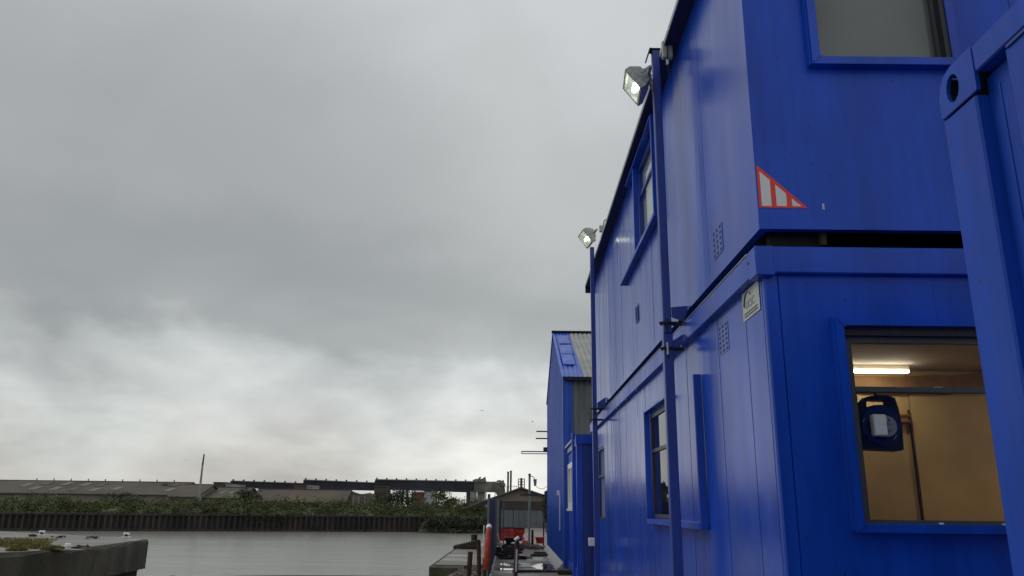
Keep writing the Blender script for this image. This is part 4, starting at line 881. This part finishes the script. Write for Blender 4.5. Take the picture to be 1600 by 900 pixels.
p2 = pole(13.26, 4.50, 'blue square steel pole with a lit floodlight, farther of the two', zj=1.52)
def clamp(parent, y, z, nm='clamp'):
    b = MB(); b.box(1.297, 1.403, y-.01, y+.09, z-.009, z+.007); b.box(1.40, XW-.06, y+.03, y+.05, z-.02, z+.012); b.tube([(1.27, y-.02, z-.01), (1.43, y-.02, z-.005)], .009, 6); b.tube([(1.34, y-.03, z-.09), (1.34, y-.03, z+.03)], .008, 6)
    return b.build(nm, 'under', parent)
clamp(p1, 6.78, 1.37); clamp(p1, 6.78, 1.60); clamp(p2, 13.26, 1.44); clamp(p2, 13.26, 1.62)
MB().prism([(1.395, 6.80, 1.66), (XW-.05, 6.80, 1.62), (XW-.01, 6.80, 1.72), (XW-.01, 6.80, 1.76), (1.395, 6.80, 1.745)], (0, .03, 0)).build('bracket', 'blue_pole', p1)
MB().prism([(1.395, 6.80, 1.34), (XW-.06, 6.80, 1.42), (XW-.06, 6.80, 1.50), (1.395, 6.80, 1.44)], (0, .03, 0)).build('bracket', 'blue_pole', p1)
MB().prism([(1.395, 13.28, 1.60), (XW-.01, 13.28, 1.66), (XW-.01, 13.28, 1.82), (1.395, 13.28, 1.72)], (0, .03, 0)).build('bracket', 'blue_pole', p2)
MB().tube([(1.335, 6.74, 1.30), (1.335, 6.74, 1.41)], .011, 8).build('bright_bolt', 'galv', p1)
p = at(925, 847, 13.2); bx('socket_box', 'white', p2, p.x-.055, p.x+.045, 13.16, 13.25, p.z-.06, p.z+.065, bev=.008)
MB().tube([(p.x+.02, 13.22, p.z-.06), (p.x-.015, 13.22, p.z-.18), (p.x-.02, 13.24, p.z-.5)], .008, 6).build('lead', 'cable', p2)

def floodlight(c, aim, label, W_=.32, H_=.235, parent_y=6.8, arm_to=None, up=(0, 0, 1)):
    c = Vector(c); n = Vector(aim).normalized(); r = n.cross(Vector(up)).normalized(); u = r.cross(n).normalized()
    t = thing('floodlight', label, 'floodlight', tuple(c), 'lit floodlights on the poles')
    P = lambda a, b_, d: c+r*a+u*b_+n*d
    # rim
    b = MB(); w, h = W_/2, H_/2; f = .022
    for (a0, a1, b0, b1) in ((-w, w, h-f, h), (-w, w, -h, -h+f), (-w, -w+f, -h+f, h-f), (w-f, w, -h+f, h-f)):
        b.hexa([P(a0, b0, -.02), P(a1, b0, -.02), P(a1, b0, .037), P(a0, b0, .037), P(a0, b1, -.02), P(a1, b1, -.02), P(a1, b1, .037), P(a0, b1, .037)])
    rim = b.build('rim', 'greycast', t)
    # body tapers backwards
    b = MB(); q = [P(-w, -h, -.021), P(w, -h, -.021), P(w, h, -.021), P(-w, h, -.021)]; k = [P(-w*.62, -h*.5, -.13), P(w*.62, -h*.5, -.13), P(w*.62, h*.72, -.13), P(-w*.62, h*.72, -.13)]
    b.hexa(q+k); b.build('housing', 'greycast', t)
    bx2 = MB().hexa([P(-.05, -.03, -.135), P(.05, -.03, -.135), P(.05, .09, -.135), P(-.05, .09, -.135), P(-.04, -.02, -.19), P(.04, -.02, -.19), P(.04, .08, -.19), P(-.04, .08, -.19)]); bx2.build('gear_box', 'greycast', t)
    # reflector pan and lamp
    b = MB(); wi, hi = w-f, h-f
    A = [P(-wi, -hi, .0), P(wi, -hi, .0), P(wi, hi, .0), P(-wi, hi, .0)]; B_ = [P(-wi*.6, -hi*.35, -.018), P(wi*.6, -hi*.35, -.018), P(wi*.6, hi*.35, -.018), P(-wi*.6, hi*.35, -.018)]
    va = [b.bm.verts.new(p) for p in A]; vb = [b.bm.verts.new(p) for p in B_]
    for i in range(4): b.bm.faces.new((va[i], va[(i+1) % 4], vb[(i+1) % 4], vb[i]))
    b.bm.faces.new(vb); b.build('reflector', 'reflector', t)
    MB().tube([P(-wi*.30, -.01, .008), P(wi*.42, -.01, .008)], .024, 10).build('lamp', 'led', t)
    MB().hexa([P(-wi, -hi, .031), P(wi, -hi, .031), P(wi, hi, .031), P(-wi, hi, .031), P(-wi, -hi, .034), P(wi, -hi, .034), P(wi, hi, .034), P(-wi, hi, .034)]).build('cover_glass', 'glass', t)
    if arm_to is not None:
        b = MB(); b.bar(P(w+.01, 0, -.06), P(w+.012, 0, -.17), .02); b.bar(P(-w-.01, 0, -.06), P(-w-.012, 0, -.17), .02); b.bar(P(w+.012, 0, -.17), P(-w-.012, 0, -.17), .03, .02); b.bar(P(0, 0, -.17), arm_to, .035); b.build('bracket', 'greycast', t)
    return t
floodlight((1.135, 6.82, 3.975), (-.80, .06, -.58), 'lit grey floodlight at the top of the nearer pole', .36, .25, arm_to=(1.32, 6.82, 3.93))
floodlight((1.25, 13.25, 4.66), (-.79, -.12, -.60), 'lit grey floodlight at the top of the farther pole', .40, .28, arm_to=(1.40, 13.3, 4.62))
# junction boxes and cable under the eave
p = at(1042, 76, 6.7); t = thing('junction_box', 'pale grey junction box with a black cable at the upper roof edge', 'junction box', tuple(p))
bx('box', 'jbox', t, p.x-.05, p.x+.05, p.y-.03, p.y+.03, p.z-.11, p.z+.07, bev=.006)
MB().tube([(p.x+.09, p.y-.04, p.z+.12), (p.x+.03, p.y-.045, p.z+.11), (p.x-.005, p.y-.045, p.z+.04), (p.x-.01, p.y-.045, p.z-.1), (p.x-.005, p.y-.04, p.z-.2), (p.x+.01, p.y, p.z-.3)], .007, 6).build('cable', 'cable', t)
MB().box(p.x-.02, p.x+.0, p.y-.05, p.y-.03, p.z-.2, p.z-.15).build('connector', 'white', t)
p = at(940, 356, 13.2); t = thing('junction_box', 'small grey junction box and bracket beside the farther floodlight', 'junction box', tuple(p))
bx('box', 'greycast', t, p.x-.04, p.x+.04, p.y-.03, p.y+.03, p.z-.08, p.z+.04, bev=.006); MB().tube([(p.x+.03, p.y, p.z+.05), (p.x+.05, p.y, p.z+.14), (p.x+.09, p.y, p.z+.16)], .01, 6).build('cable', 'cable', t)
p = at(1097, 3, 5.9); t = tag(MB().tube([p+Vector((0, 0, .06)), p+Vector((.004, 0, .02)), p+Vector((-.006, 0, -.005)), p+Vector((.006, 0, -.02))], .012, 6).build('cable_end', 'cable'), 'short black cable end hanging under the upper eave', 'cable')

# ================================================================== CABLE REEL in the window
YC = YN+.13
cr_ = thing('cable_reel', 'black and blue cable reel with a white plug hanging inside the lower end window', 'cable reel', (2.25, YC, .37))
q = lambda px_, py_: (lambda v: (v.x, v.z))(at(px_, py_, YC))
outl = [(1338, 697), (1338, 665), (1341, 645), (1347, 628), (1355, 620), (1368, 617.5), (1385, 618), (1396, 622), (1402, 640), (1407, 665), (1410, 703), (1404, 705), (1344, 702)]
hole = [(1351.5, 624.5), (1388.5, 626), (1389.5, 636), (1375, 633), (1362, 633.5), (1352, 637)]
def plate_with_hole(o_, h_, y, d):
    b = MB(); bm = b.bm
    for yy in (y, y+d):
        vo = [bm.verts.new((q(*p)[0], yy, q(*p)[1])) for p in o_]; vh = [bm.verts.new((q(*p)[0], yy, q(*p)[1])) for p in h_]
        eo = [bm.edges.new((vo[i], vo[(i+1) % len(vo)])) for i in range(len(vo))]; eh = [bm.edges.new((vh[i], vh[(i+1) % len(vh)])) for i in range(len(vh))]
        bmesh.ops.triangle_fill(bm, edges=eo+eh, use_beauty=True)
        if yy == y: A = (vo, vh)
        else:
            for P0, P1 in zip(A, (vo, vh)):
                for i in range(len(P0)): bm.faces.new((P0[i], P0[(i+1) % len(P0)], P1[(i+1) % len(P1)], P1[i]))
    return b
plate_with_hole(outl, hole, YC-.02, .10).build('body', 'reelblack', cr_)
def disc(px_, py_, r, y0, y1, m, nm, par, n=28):
    c = q(px_, py_); b = MB(); b.prism([(c[0]+math.cos(2*math.pi*k/n)*r, y0, c[1]+math.sin(2*math.pi*k/n)*r) for k in range(n)], (0, y1-y0, 0)); return b.build(nm, m, par)
dr = disc(1373, 665, .118, YC-.034, YC-.021, 'reelblue', 'drum', cr_); disc(1374, 667, .085, YC-.040, YC-.0345, 'reelblack', 'drum_recess', dr)
sk = disc(1379.5, 667, .064, YC-.048, YC-.0405, 'reelgrey', 'socket_face', cr_)
for (px_, py_) in ((1376, 658), (1383, 658), (1381, 664), (1381, 670), (1376, 676), (1384, 675)): c = q(px_, py_); MB().box(c[0]-.004, c[0]+.004, YC-.0495, YC-.0482, c[1]-.006, c[1]+.006).build('socket_slot', 'reelblack', sk)
for (px_, py_, a) in ((1345.5, 658, .9), (1394.5, 684, 1.0)): c = q(px_, py_); MB().bar((c[0]-.008, YC-.0355, c[1]-.013), (c[0]+.008, YC-.0355, c[1]+.013), .007, .003).build('drum_mark', 'reelgrey', dr)
c = q(1364.5, 667); bx('plug', 'white', cr_, c[0]-.042, c[0]+.040, YC-.105, YC-.05, c[1]-.063, c[1]+.066, bev=.008)
c0 = q(1368, 612); c1 = q(1369, 628); MB().tube([(c0[0], YC+.03, c0[1]), (c0[0]+.003, YC-.03, c1[1]+.02), (c1[0], YC-.026, c1[1])], .007, 6).build('hook', 'rust', cr_)

# ================================================================== NEAR CONTAINER on the right
XC = 1.80; YP1 = 2.998; YP0 = 2.762; ZT = 1.79
nc = thing('near_container', 'nearest blue steel container cut off by the right edge of the photo', 'container', (3.0, 1.5, G))
bx('corner_post', 'blue_box', nc, XC, XC+.085, YP0, YP1, G, 1.592, bev=.008); 
# pocketed corner casting, rounded, with an oval hole
def casting():
    b = MB(); bm = b.bm; Y_, Z_ = YP1+.0, ZT
    out = [(YP1, 1.600), (YP1+.002, 1.66), (YP1-.002, 1.70), (YP1-.018, 1.745), (YP1-.05, 1.775), (YP1-.10, 1.79), (YP1-.16, ZT+.003), (YP0-.02, ZT), (YP0-.02, 1.600)]
    hc = (2.895, 1.692); hl = [(hc[0]+math.cos(a)*.046, hc[1]+math.sin(a)*.062) for a in [2*math.pi*k/14 for k in range(14)]]
    rings = []
    for x in (XC-.003, XC+.014):
        vo = [bm.verts.new((x, *p)) for p in out]; vh = [bm.verts.new((x, *p)) for p in hl]
        eo = [bm.edges.new((vo[i], vo[(i+1) % len(vo)])) for i in range(len(vo))]; eh = [bm.edges.new((vh[i], vh[(i+1) % len(vh)])) for i in range(len(vh))]
        bmesh.ops.triangle_fill(bm, edges=eo+eh, use_beauty=True); rings.append((vo, vh))
    for P0, P1 in zip(*rings):
        for i in range(len(P0)): bm.faces.new((P0[i], P0[(i+1) % len(P0)], P1[(i+1) % len(P1)], P1[i]))
    return b
cs = casting().build('corner_casting', 'blue_box', nc)
bx('pocket_shade', 'rubber', cs, XC+.055, XC+.060, 2.8305, 2.9495, 1.6125, 1.7655); bx('casting_shell', 'under', cs, XC+.0145, XC+.083, 2.80, 2.83, 1.60, 1.785); bx('casting_shell', 'under', cs, XC+.0145, XC+.083, 2.832, 2.985, 1.602, 1.612); bx('casting_shell', 'under', cs, XC+.0145, XC+.083, 2.832, 2.94, 1.766, 1.784); bx('casting_shell', 'under', cs, XC+.0145, XC+.083, 2.950, 2.962, 1.6125, 1.7655); bx('pocket_rust', 'rust', cs, XC+.03, XC+.053, 2.88, 2.915, 1.613, 1.64)  # black plates put the shade of the hollow casting into its hole
MB().tube([(XC-.002, YP1-.01, 1.598), (XC-.003, YP0+.09, 1.597), (XC-.002, YP0-.02, 1.598)], .0045, 6).build('weld_bead', 'blue_pole', nc)
MB().tube([(XC+.03, 2.80, ZT+.001), (XC+.03, 2.80, ZT+.008)], .018, 10).build('roof_bolt', 'galv', nc)
bx('top_rail', 'blue_box', nc, XC-.001, XC+.10, -1.5, YP0-.022, 1.672, ZT-.001, bev=.006)
bx('rail_drip', 'blue_pole', nc, XC+.004, XC+.05, -1.5, YP0-.21, 1.660, 1.6715)
bx('bottom_rail', 'blue_box', nc, XC, XC+.08, -1.5, YP0-.002, G+.02, G+.18)
bx('recess_sheet', 'blue_box', nc, XC+.055, XC+.062, 2.60, YP0-.001, G+.18, 1.66)
bx('recess_top', 'blue_pole', nc, XC+.064, XC+.09, 2.5, YP0-.023, 1.60, 1.671)
for yy in (2.69, 2.622): MB().tube([(XC+.054, yy, G+.2), (XC+.053, yy+.001, .4), (XC+.054, yy, 1.60)], .0045, 6).build('weld_seam', 'blue_box', nc)
yy = 2.60; k = 0
while yy > -1.3:      # trapezoidal side sheet, one bay per panel
    prof = [(yy, .055), (yy-.035, .012), (yy-.36, .012), (yy-.40, .050), (yy-.46, .050)]
    b = MB(); 
    for (ya, da), (yb_, db) in zip(prof, prof[1:]): b.prism([(XC+da, ya, G+.18), (XC+db, yb_, G+.18), (XC+db, yb_, 1.66), (XC+da, ya, 1.66)], (.004, 0, 0))
    b.build('side_panel', 'blue_box', nc); yy -= .462; k += 1
bx('roof', 'blue_box', nc, XC+.09, 4.2, -1.5, YP1-.01, ZT-.03, ZT-.004); bx('end_wall', 'blue_box', nc, XC+.09, 4.2, YP1-.03, YP1-.008, G+.02, ZT-.035); bx('inner_wall', 'under', nc, XC+.075, XC+.08, -1.5, 2.59, G+.18, 1.655); bx('rear_wall', 'blue_box', nc, XC+.05, 4.2, -1.56, -1.502, G+.02, ZT-.03); bx('right_wall', 'blue_box', nc, 4.15, 4.2, -1.5, YP1-.035, G+.02, ZT-.035)

# ================================================================== QUAY FURNITURE
# sheet fence between the quay edge and the walkway
fn = thing('sheet_fence', 'slate grey sheet metal fence running along the quay, seen edge on', 'fence', (-.55, 23, G))
fy = [17.0, 19.4, 21.8, 24.2, 26.6, 29.0, 31.4]
for i, yy in enumerate(fy):
    x_ = -.525-.0085*(yy-17); zt = .16+.012*(yy-17)*.6
    bx('fence_post', 'postgrey', fn, x_-.035, x_+.01, yy, yy+.05, G, zt+.02)
    if i < len(fy)-1: bx('fence_sheet', 'slate', fn, x_+.012, x_+.024, yy+.003, fy[i+1]-.003, G+.05, zt)
bx('fence_post', 'postgrey', fn, -.63, -.57, 32.0, 32.05, G, .3); bx('end_gate', 'slate', fn, -.56, -.50, 31.5, 31.56, G+.1, .28); bx('gate_post', 'postgrey', fn, -.42, -.37, 31.6, 31.65, G, .22)
# timber fender baulks at the quay corner
tf = thing('timber_fender', 'green stained timber fender baulks on the corner of the quay', 'fender', (-1.6, 20.5, -3))
for k, (z0, z1) in enumerate(((G-.24, G+.004), (G-.52, G-.255), (G-.80, G-.535), (G-1.1, G-.815))): bx('baulk', 'timber', tf, -2.06+.01*(k % 2), -1.30, 20.30, 20.585, z0, z1, bev=.02)
bx('baulk', 'timber', tf, -2.10, -2.03, 20.6, 30, G-.24, G+.003, bev=.015)
bx('baulk', 'timber', tf, -2.08, -2.035, 20.6, 30, G-.52, G-.26, bev=.015)
# concrete apron top (paler, rough) left of the fence
b = MB(); b.prism([(-1.98, 20.75, G+.004), (-1.98, 29.6, G+.004), (-1.0, 30.2, G+.004), (-.75, 21, G+.004), (-1.1, 20.7, G+.004)], (0, 0, .03)); b.build('quay_coping', 'conc_top', kind='structure')
b = MB(); b.prism([(-1.38, 15, G+.002), (-1.36, 17.9, G+.002), (-1.05, 20.3, G+.002), (-.62, 20.4, G+.002), (-.60, 15, G+.002)], (0, 0, .02)); b.build('rubble_strip', 'pebble', kind='structure')
rr = random.Random(9); b = MB()
for k in range(420):
    x, y = rr.uniform(-1.3, -.62), rr.uniform(16.2, 20.5); s_ = rr.uniform(.012, .04)
    b.hexa([(x+dx*s_*rr.uniform(.6, 1), y+dy*s_*rr.uniform(.6, 1), G+.02+dz*s_*rr.uniform(.5, 1)) for dz in (0, 1) for dx, dy in ((-1, -1), (1, -1), (1, 1), (-1, 1))])
tag(b.build('gravel', 'pebble'), 'loose gravel and broken concrete by the quay edge', 'gravel', kind='stuff')
# timber capstan-like bollard and its dark baulk
t = thing('mooring_post', 'short dark timber mooring post standing on a dark baulk at the quay edge', 'post', (-1.0, 24, G))
p = gz(742, 858); Yq = p.y
a = at(741, 835, Yq); MB().tube([(a.x, Yq, G), (a.x, Yq, a.z)], .11, 10).build('post', 'timberdark', t)
l_, r_ = at(709, 853, Yq-.3), at(748, 846, Yq-.3); MB().hexa([(l_.x, Yq-.6, G+.03), (r_.x, Yq-.6, G+.06), (r_.x, Yq, G+.06), (l_.x, Yq, G+.03), (l_.x, Yq-.6, G+.13), (r_.x, Yq-.6, G+.34), (r_.x, Yq, G+.34), (l_.x, Yq, G+.13)]).bevel(.02).build('baulk', 'timberdark', t)
# rusty rail posts
def rpost(pxb, pxt, yt, Y, w, label, m='rust', extra=None):
    a = at(pxt, yt, Y); t = thing('rusty_post', label, 'post', (a.x, Y, G), 'rusty posts on the quay')
    MB().tube([(at(pxb, 900, Y).x, Y, G), (a.x, Y, a.z)], w, 8).build('post', m, t); return t, a
t, a = rpost(732, 735, 862, 16.5, .05, 'thick rusty post under the end of the dark timber baulk'); bx('bracket', 'rust', t, a.x-.12, a.x-.03, 16.45, 16.52, a.z-.32, a.z-.26)
t, a = rpost(749, 748, 845, 16.2, .042, 'middle rusty post between the thick post and the lifebuoy'); bx('hook', 'rust', t, a.x-.06, a.x+.03, 16.15, 16.22, a.z-.03, a.z+.02)
t, a = rpost(757, 757, 872, 16.0, .035, 'thin rusty post directly beneath the orange lifebuoy')
t, a = rpost(804, 808, 842, 13.5, .036, 'rusty handrail post with a white painted top in the walkway'); 
MB().tube([(a.x-.01, 13.42, a.z-.50), (a.x+.0, 13.45, a.z-.16)], .014, 8).build('pale_sleeve', 'jbox', t); MB().tube([(a.x-.04, 13.45, a.z-.02), (a.x+.03, 13.45, a.z+.03)], .026, 8).build('white_cap', 'white', t)
# lifebuoy housing
YL = 15.8; c = at(762, 855, YL); t = thing('lifebuoy', 'orange and white lifebuoy hung edge on against the sheet fence', 'lifebuoy', tuple(c))
def buoy(par, R, r, th0, th1, m, nm, n=20, k=10):
    b = MB(); rings = []
    for i in range(n+1):
        th = th0+(th1-th0)*i/n; ce = Vector((c.x+.02*math.sin(th), c.y+math.cos(th)*R*.62, c.z+math.sin(th)*R)); rad = Vector((0, math.cos(th), math.sin(th)))
        rings.append([b.bm.verts.new(ce+rad*r*math.cos(2*math.pi*j/k)+Vector((1, 0, 0))*r*math.sin(2*math.pi*j/k)) for j in range(k)])
    for A, B_ in zip(rings, rings[1:]):
        for j in range(k): b.bm.faces.new((A[j], A[(j+1) % k], B_[(j+1) % k], B_[j]))
    return b.build(nm, m, par, smooth=True)
R_ = (at(762, 818, YL).z-at(762, 892, YL).z)/2-.055
buoy(t, R_, .055, math.radians(62), math.radians(118), 'white', 'white_band'); buoy(t, R_, .055, math.radians(118), math.radians(422), 'orange', 'ring', 40)
b = MB(); 
for s_ in (-1, 1):
    b.tube([(c.x-.075, c.y+math.cos(a_)*R_*.62*1.12, c.z+math.sin(a_)*R_*1.05) for a_ in [math.radians(20+s_*70+k*18) for k in range(5)]], .008, 5)
b.build('grab_rope', 'bar_white', t)
# red-brown rail near the quay edge (bottom of the photo)
rl = thing('low_rail', 'rusty red rail just showing along the bottom edge over the water', 'rail', (-3, 12, WL))
pts = [at(x, y, 12) for x, y in ((240, 903.0), (300, 900.2), (370, 898.2), (450, 897.2), (540, 897.6), (620, 898.6), (690, 900.5), (760, 903))]
pts = [p-Vector((0, 0, .043)) for p in pts]
MB().tube(pts, .032, 8).build('rail_tube', 'rustred', rl)
for k, x in enumerate((270, 400, 457, 495, 515, 560, 620, 700)): a = at(x, 899.5, 12); MB().bar((a.x, 12, a.z-.06), (a.x, 12, WL-1), .05).build('stanchion', 'rust', rl); MB().tube([(a.x-.04, 12, a.z-.035), (a.x+.04, 12, a.z-.035)], .036, 8).build('collar', 'rust', rl)
# red plastic barriers stacked by the fence
YB_ = 33.0
def barrier(cx, cy, ang, label, w=.55, h=.66):
    t = thing('plastic_barrier', label, 'barrier', (cx, cy, G), 'red plastic barriers on the quay'); ca, sa = math.cos(ang), math.sin(ang)
    def bb(nm, a0, a1, d0, d1, z0, z1, m):
        P = lambda a, d, z: (cx+ca*a-sa*d, cy+sa*a+ca*d, G+z)
        MB().hexa([P(a0, d0, z0), P(a1, d0, z0), P(a1, d1, z0), P(a0, d1, z0), P(a0, d0, z1), P(a1, d0, z1), P(a1, d1, z1), P(a0, d1, z1)]).bevel(.012).build(nm, m, t)
    bb('panel', -w/2, w/2, -.03, .03, .14, h, 'redplastic'); bb('top_rail', -w/2-.01, w/2+.01, -.05, .05, h-.06, h+.01, 'rust'); bb('foot', -w/2+.03, -w/2+.12, -.16, .16, 0, .06, 'rubber'); bb('foot', w/2-.12, w/2-.03, -.16, .16, 0, .06, 'rubber')
    for k in range(3): a = -w/2+w*(k+.5)/3; bb('rib', a-.045, a+.045, -.052, -.033, .2, h-.1, 'redplastic')
barrier(-.34, 32.8, .05, 'leftmost red plastic barrier beside the end of the fence', .5); barrier(-.16, 32.4, .9, 'red plastic barrier standing at an angle between two others', .45, .68); barrier(.13, 32.9, 0, 'right hand red plastic barrier with the dark top rail', .62, .65)
# dark wheelbarrow-like trolley under barriers
t = thing('wheelbarrow', 'dark wheelbarrow parked in front of the red barriers', 'wheelbarrow', (-.1, 31.6, G))
MB().hexa([(-.28, 31.4, G+.16), (.1, 31.4, G+.16), (.1, 31.8, G+.16), (-.28, 31.8, G+.16), (-.36, 31.3, G+.32), (.16, 31.3, G+.32), (.16, 31.9, G+.32), (-.36, 31.9, G+.32)]).build('tray', 'mastdark', t)
MB().tube([(-.2, 31.58, G+.1), (-.2, 31.64, G+.1)], .1, 12).build('wheel', 'rubber', t)
for dy in (31.45, 31.75): MB().bar((-.25, 31.6, G+.1), (.42, dy, G+.3), .03).build('handle', 'rust', t)
MB().bar((.1, 31.45, G), (.08, 31.5, G+.18), .03).build('leg', 'rust', t); MB().bar((.1, 31.75, G), (.08, 31.7, G+.18), .03).build('leg', 'rust', t)
# traffic cone
p = (.42, 32.3); t = thing('traffic_cone', 'orange traffic cone with a white top beside the red barriers', 'cone', (*p, G))
MB().box(p[0]-.13, p[0]+.13, p[1]-.13, p[1]+.13, G, G+.03).build('base', 'orange', t); MB().tube([(*p, G+.03), (*p, G+.2)], .09, 12, r1=.065).build('cone_body', 'orange', t); MB().tube([(*p, G+.2), (*p, G+.42)], .064, 12, r1=.03).build('white_sleeve', 'white', t)
p = (.53, 31.9); tag(MB().tube([(*p, G), (p[0], p[1], G+.2)], .08, 10, r1=.03).build('small_cone', 'orange'), 'small dirty orange cone right of the white topped cone', 'cone')
# dark post
a = at(832, 828, 31); tag(MB().tube([(a.x, 31, G), (a.x, 31, a.z-.05), (a.x, 31, a.z)], .05, 8, r1=.035).build('dark_post', 'under'), 'short black post between the cone and the red tub', 'post')
a = at(849, 815, 31.5); tag(MB().bar((a.x, 31.5, G), (a.x+.02, 31.5, a.z), .05).build('rusty_stake', 'rust'), 'thin rusty stake standing beside the blue shed corner', 'post')
# red tub
cx = at(844, 842, 31).x; t = thing('red_tub', 'bright red plastic tub on a low pile by the blue shed', 'tub', (cx, 31, G+.1))
MB().hexa([(cx-.13, 30.85, G+.14), (cx+.1, 30.85, G+.14), (cx+.1, 31.15, G+.14), (cx-.13, 31.15, G+.14), (cx-.18, 30.8, G+.34), (cx+.14, 30.8, G+.34), (cx+.14, 31.2, G+.34), (cx-.18, 31.2, G+.34)]).build('body', 'redtub', t)
bx('rim', 'redtub', t, cx-.2, cx+.16, 30.78, 31.22, G+.342, G+.37)
# timber piles / debris
def debris(name, label, cells, m, n, seed, ln=.5, w=.06, cat='rubble'):
    rr = random.Random(seed); b = MB()
    for k in range(n):
        cx, cy, rx, ry = rr.choice(cells); p = Vector((cx+rr.uniform(-rx, rx), cy+rr.uniform(-ry, ry), G+rr.uniform(.02, .12))); a = rr.gauss(0, .6); l = ln*rr.uniform(.3, 1)
        d = Vector((math.cos(a)*l/2, math.sin(a)*l/2, rr.uniform(-.03, .03))); b.bar(p-d, p+d, w*rr.uniform(.5, 1.3), w*rr.uniform(.4, 1))
    tag(b.build(name, m), label, cat, kind='stuff')
debris('broken_timber', 'heap of broken timber and mud lying on the quay in front of the barriers', [(-.2, 27, .32, 1.2), (-.1, 24.5, .3, .8), (-.15, 29, .3, 1)], 'timberdark', 90, 4)
debris('rubble', 'brown rubble scattered between the cones and the shed', [(.75, 29.6, .35, .8), (.45, 30.6, .4, .8)], 'pebble', 90, 6, .25, .06)
for k, (x_, y_, l_) in enumerate(((.84, 25.3, .62), (.90, 25.9, .5), (.88, 26.7, .45), (-.1, 23.6, .6))):
    lab = ('nearest dark plank lying across the walkway by the shed', 'second dark plank lying across the walkway by the shed', 'third short dark plank lying by the shed', 'brown plank lying across the walkway near the fence')[k]
    t = MB().hexa([(x_-l_/2, y_, G+.005), (x_+l_/2, y_+.1, G+.005), (x_+l_/2, y_+.26, G+.005), (x_-l_/2, y_+.16, G+.005), (x_-l_/2, y_, G+.06), (x_+l_/2, y_+.1, G+.06), (x_+l_/2, y_+.26, G+.06), (x_-l_/2, y_+.16, G+.06)]).build('plank', 'timberdark'); tag(t, lab, 'plank')
a, b_ = at(777, 833, 28.5), at(785, 858, 27.3); tag(MB().bar(a, (b_.x, b_.y, G+.03), .05, .02).build('leaning_batten', 'ochre'), 'pale yellow batten leaning against the end of the fence', 'batten')
# expansion rail across the walkway and slab joints
tag(bx('steel_threshold', 'rust', None, -.02, 1.16, 19.15, 19.28, G+.003, G+.05, bev=.01), 'rusty steel strip across the walkway at the bottom of the photo', 'rail')
tag(bx('timber_kerb', 'timberdark', None, 1.0, 1.6, 18.6, 19.1, G+.002, G+.10, bev=.02), 'dark timber step at the foot of the small blue cabin', 'kerb')
b = MB()
for yy in (20.6, 22.6, 25, 27.6, 30.4): b.box(-.5, 1.0, yy, yy+.03, G+.001, G+.005)
b.build('slab_joints', 'concrete_dark', kind='structure')
# puddles: standing water sheets
M['puddle'] = mat('rain_puddle', (.05, .045, .04), .03, ior=1.33)
def puddle(cx, cy, rx, ry, seed):
    rr = random.Random(seed); b = MB(); n = 22; b.prism([(cx+math.cos(2*math.pi*k/n)*rx*rr.uniform(.75, 1.1), cy+math.sin(2*math.pi*k/n)*ry*rr.uniform(.75, 1.1), G+.006) for k in range(n)], (0, 0, .003)); tag(b.build('puddle', 'puddle'), kind='structure')
puddle(.75, 21.0, .32, 1.3, 1); puddle(-.1, 21.6, .3, .6, 2); puddle(.3, 24.5, .3, .6, 3); puddle(-.2, 19.9, .25, .35, 4)
# gulls
def gull(px_, py_, Y, s_, a, label):
    c = at(px_, py_, Y); b = MB(); ca, sa = math.cos(a), math.sin(a)
    T = lambda x, y, z: (c.x+(x*ca-y*sa)*s_, c.y+(x*sa+y*ca)*s_, c.z+z*s_)
    b.tube([T(0, -.28, 0), T(0, -.1, .0), T(0, .15, 0), T(0, .3, -.02)], .07*s_, 6, r1=.02*s_)
    for sg in (-1, 1): b.prism([T(0, -.08, .02), T(sg*.35, -.1, .14), T(sg*.8, .08, .05), T(sg*.35, .07, .14), T(0, .1, .02)], (0, 0, .015*s_))
    tag(b.build('gull', 'gull'), label, 'bird', 'gulls in the sky')
gull(752, 642, 120, .6, .4, 'gull flying left of the blue shed, higher of the right hand two'); gull(832, 659, 110, .5, 1.1, 'gull flying close to the side of the blue shed'); gull(290, 719, 150, .5, .2, 'distant gull left of the tall leaning mast')
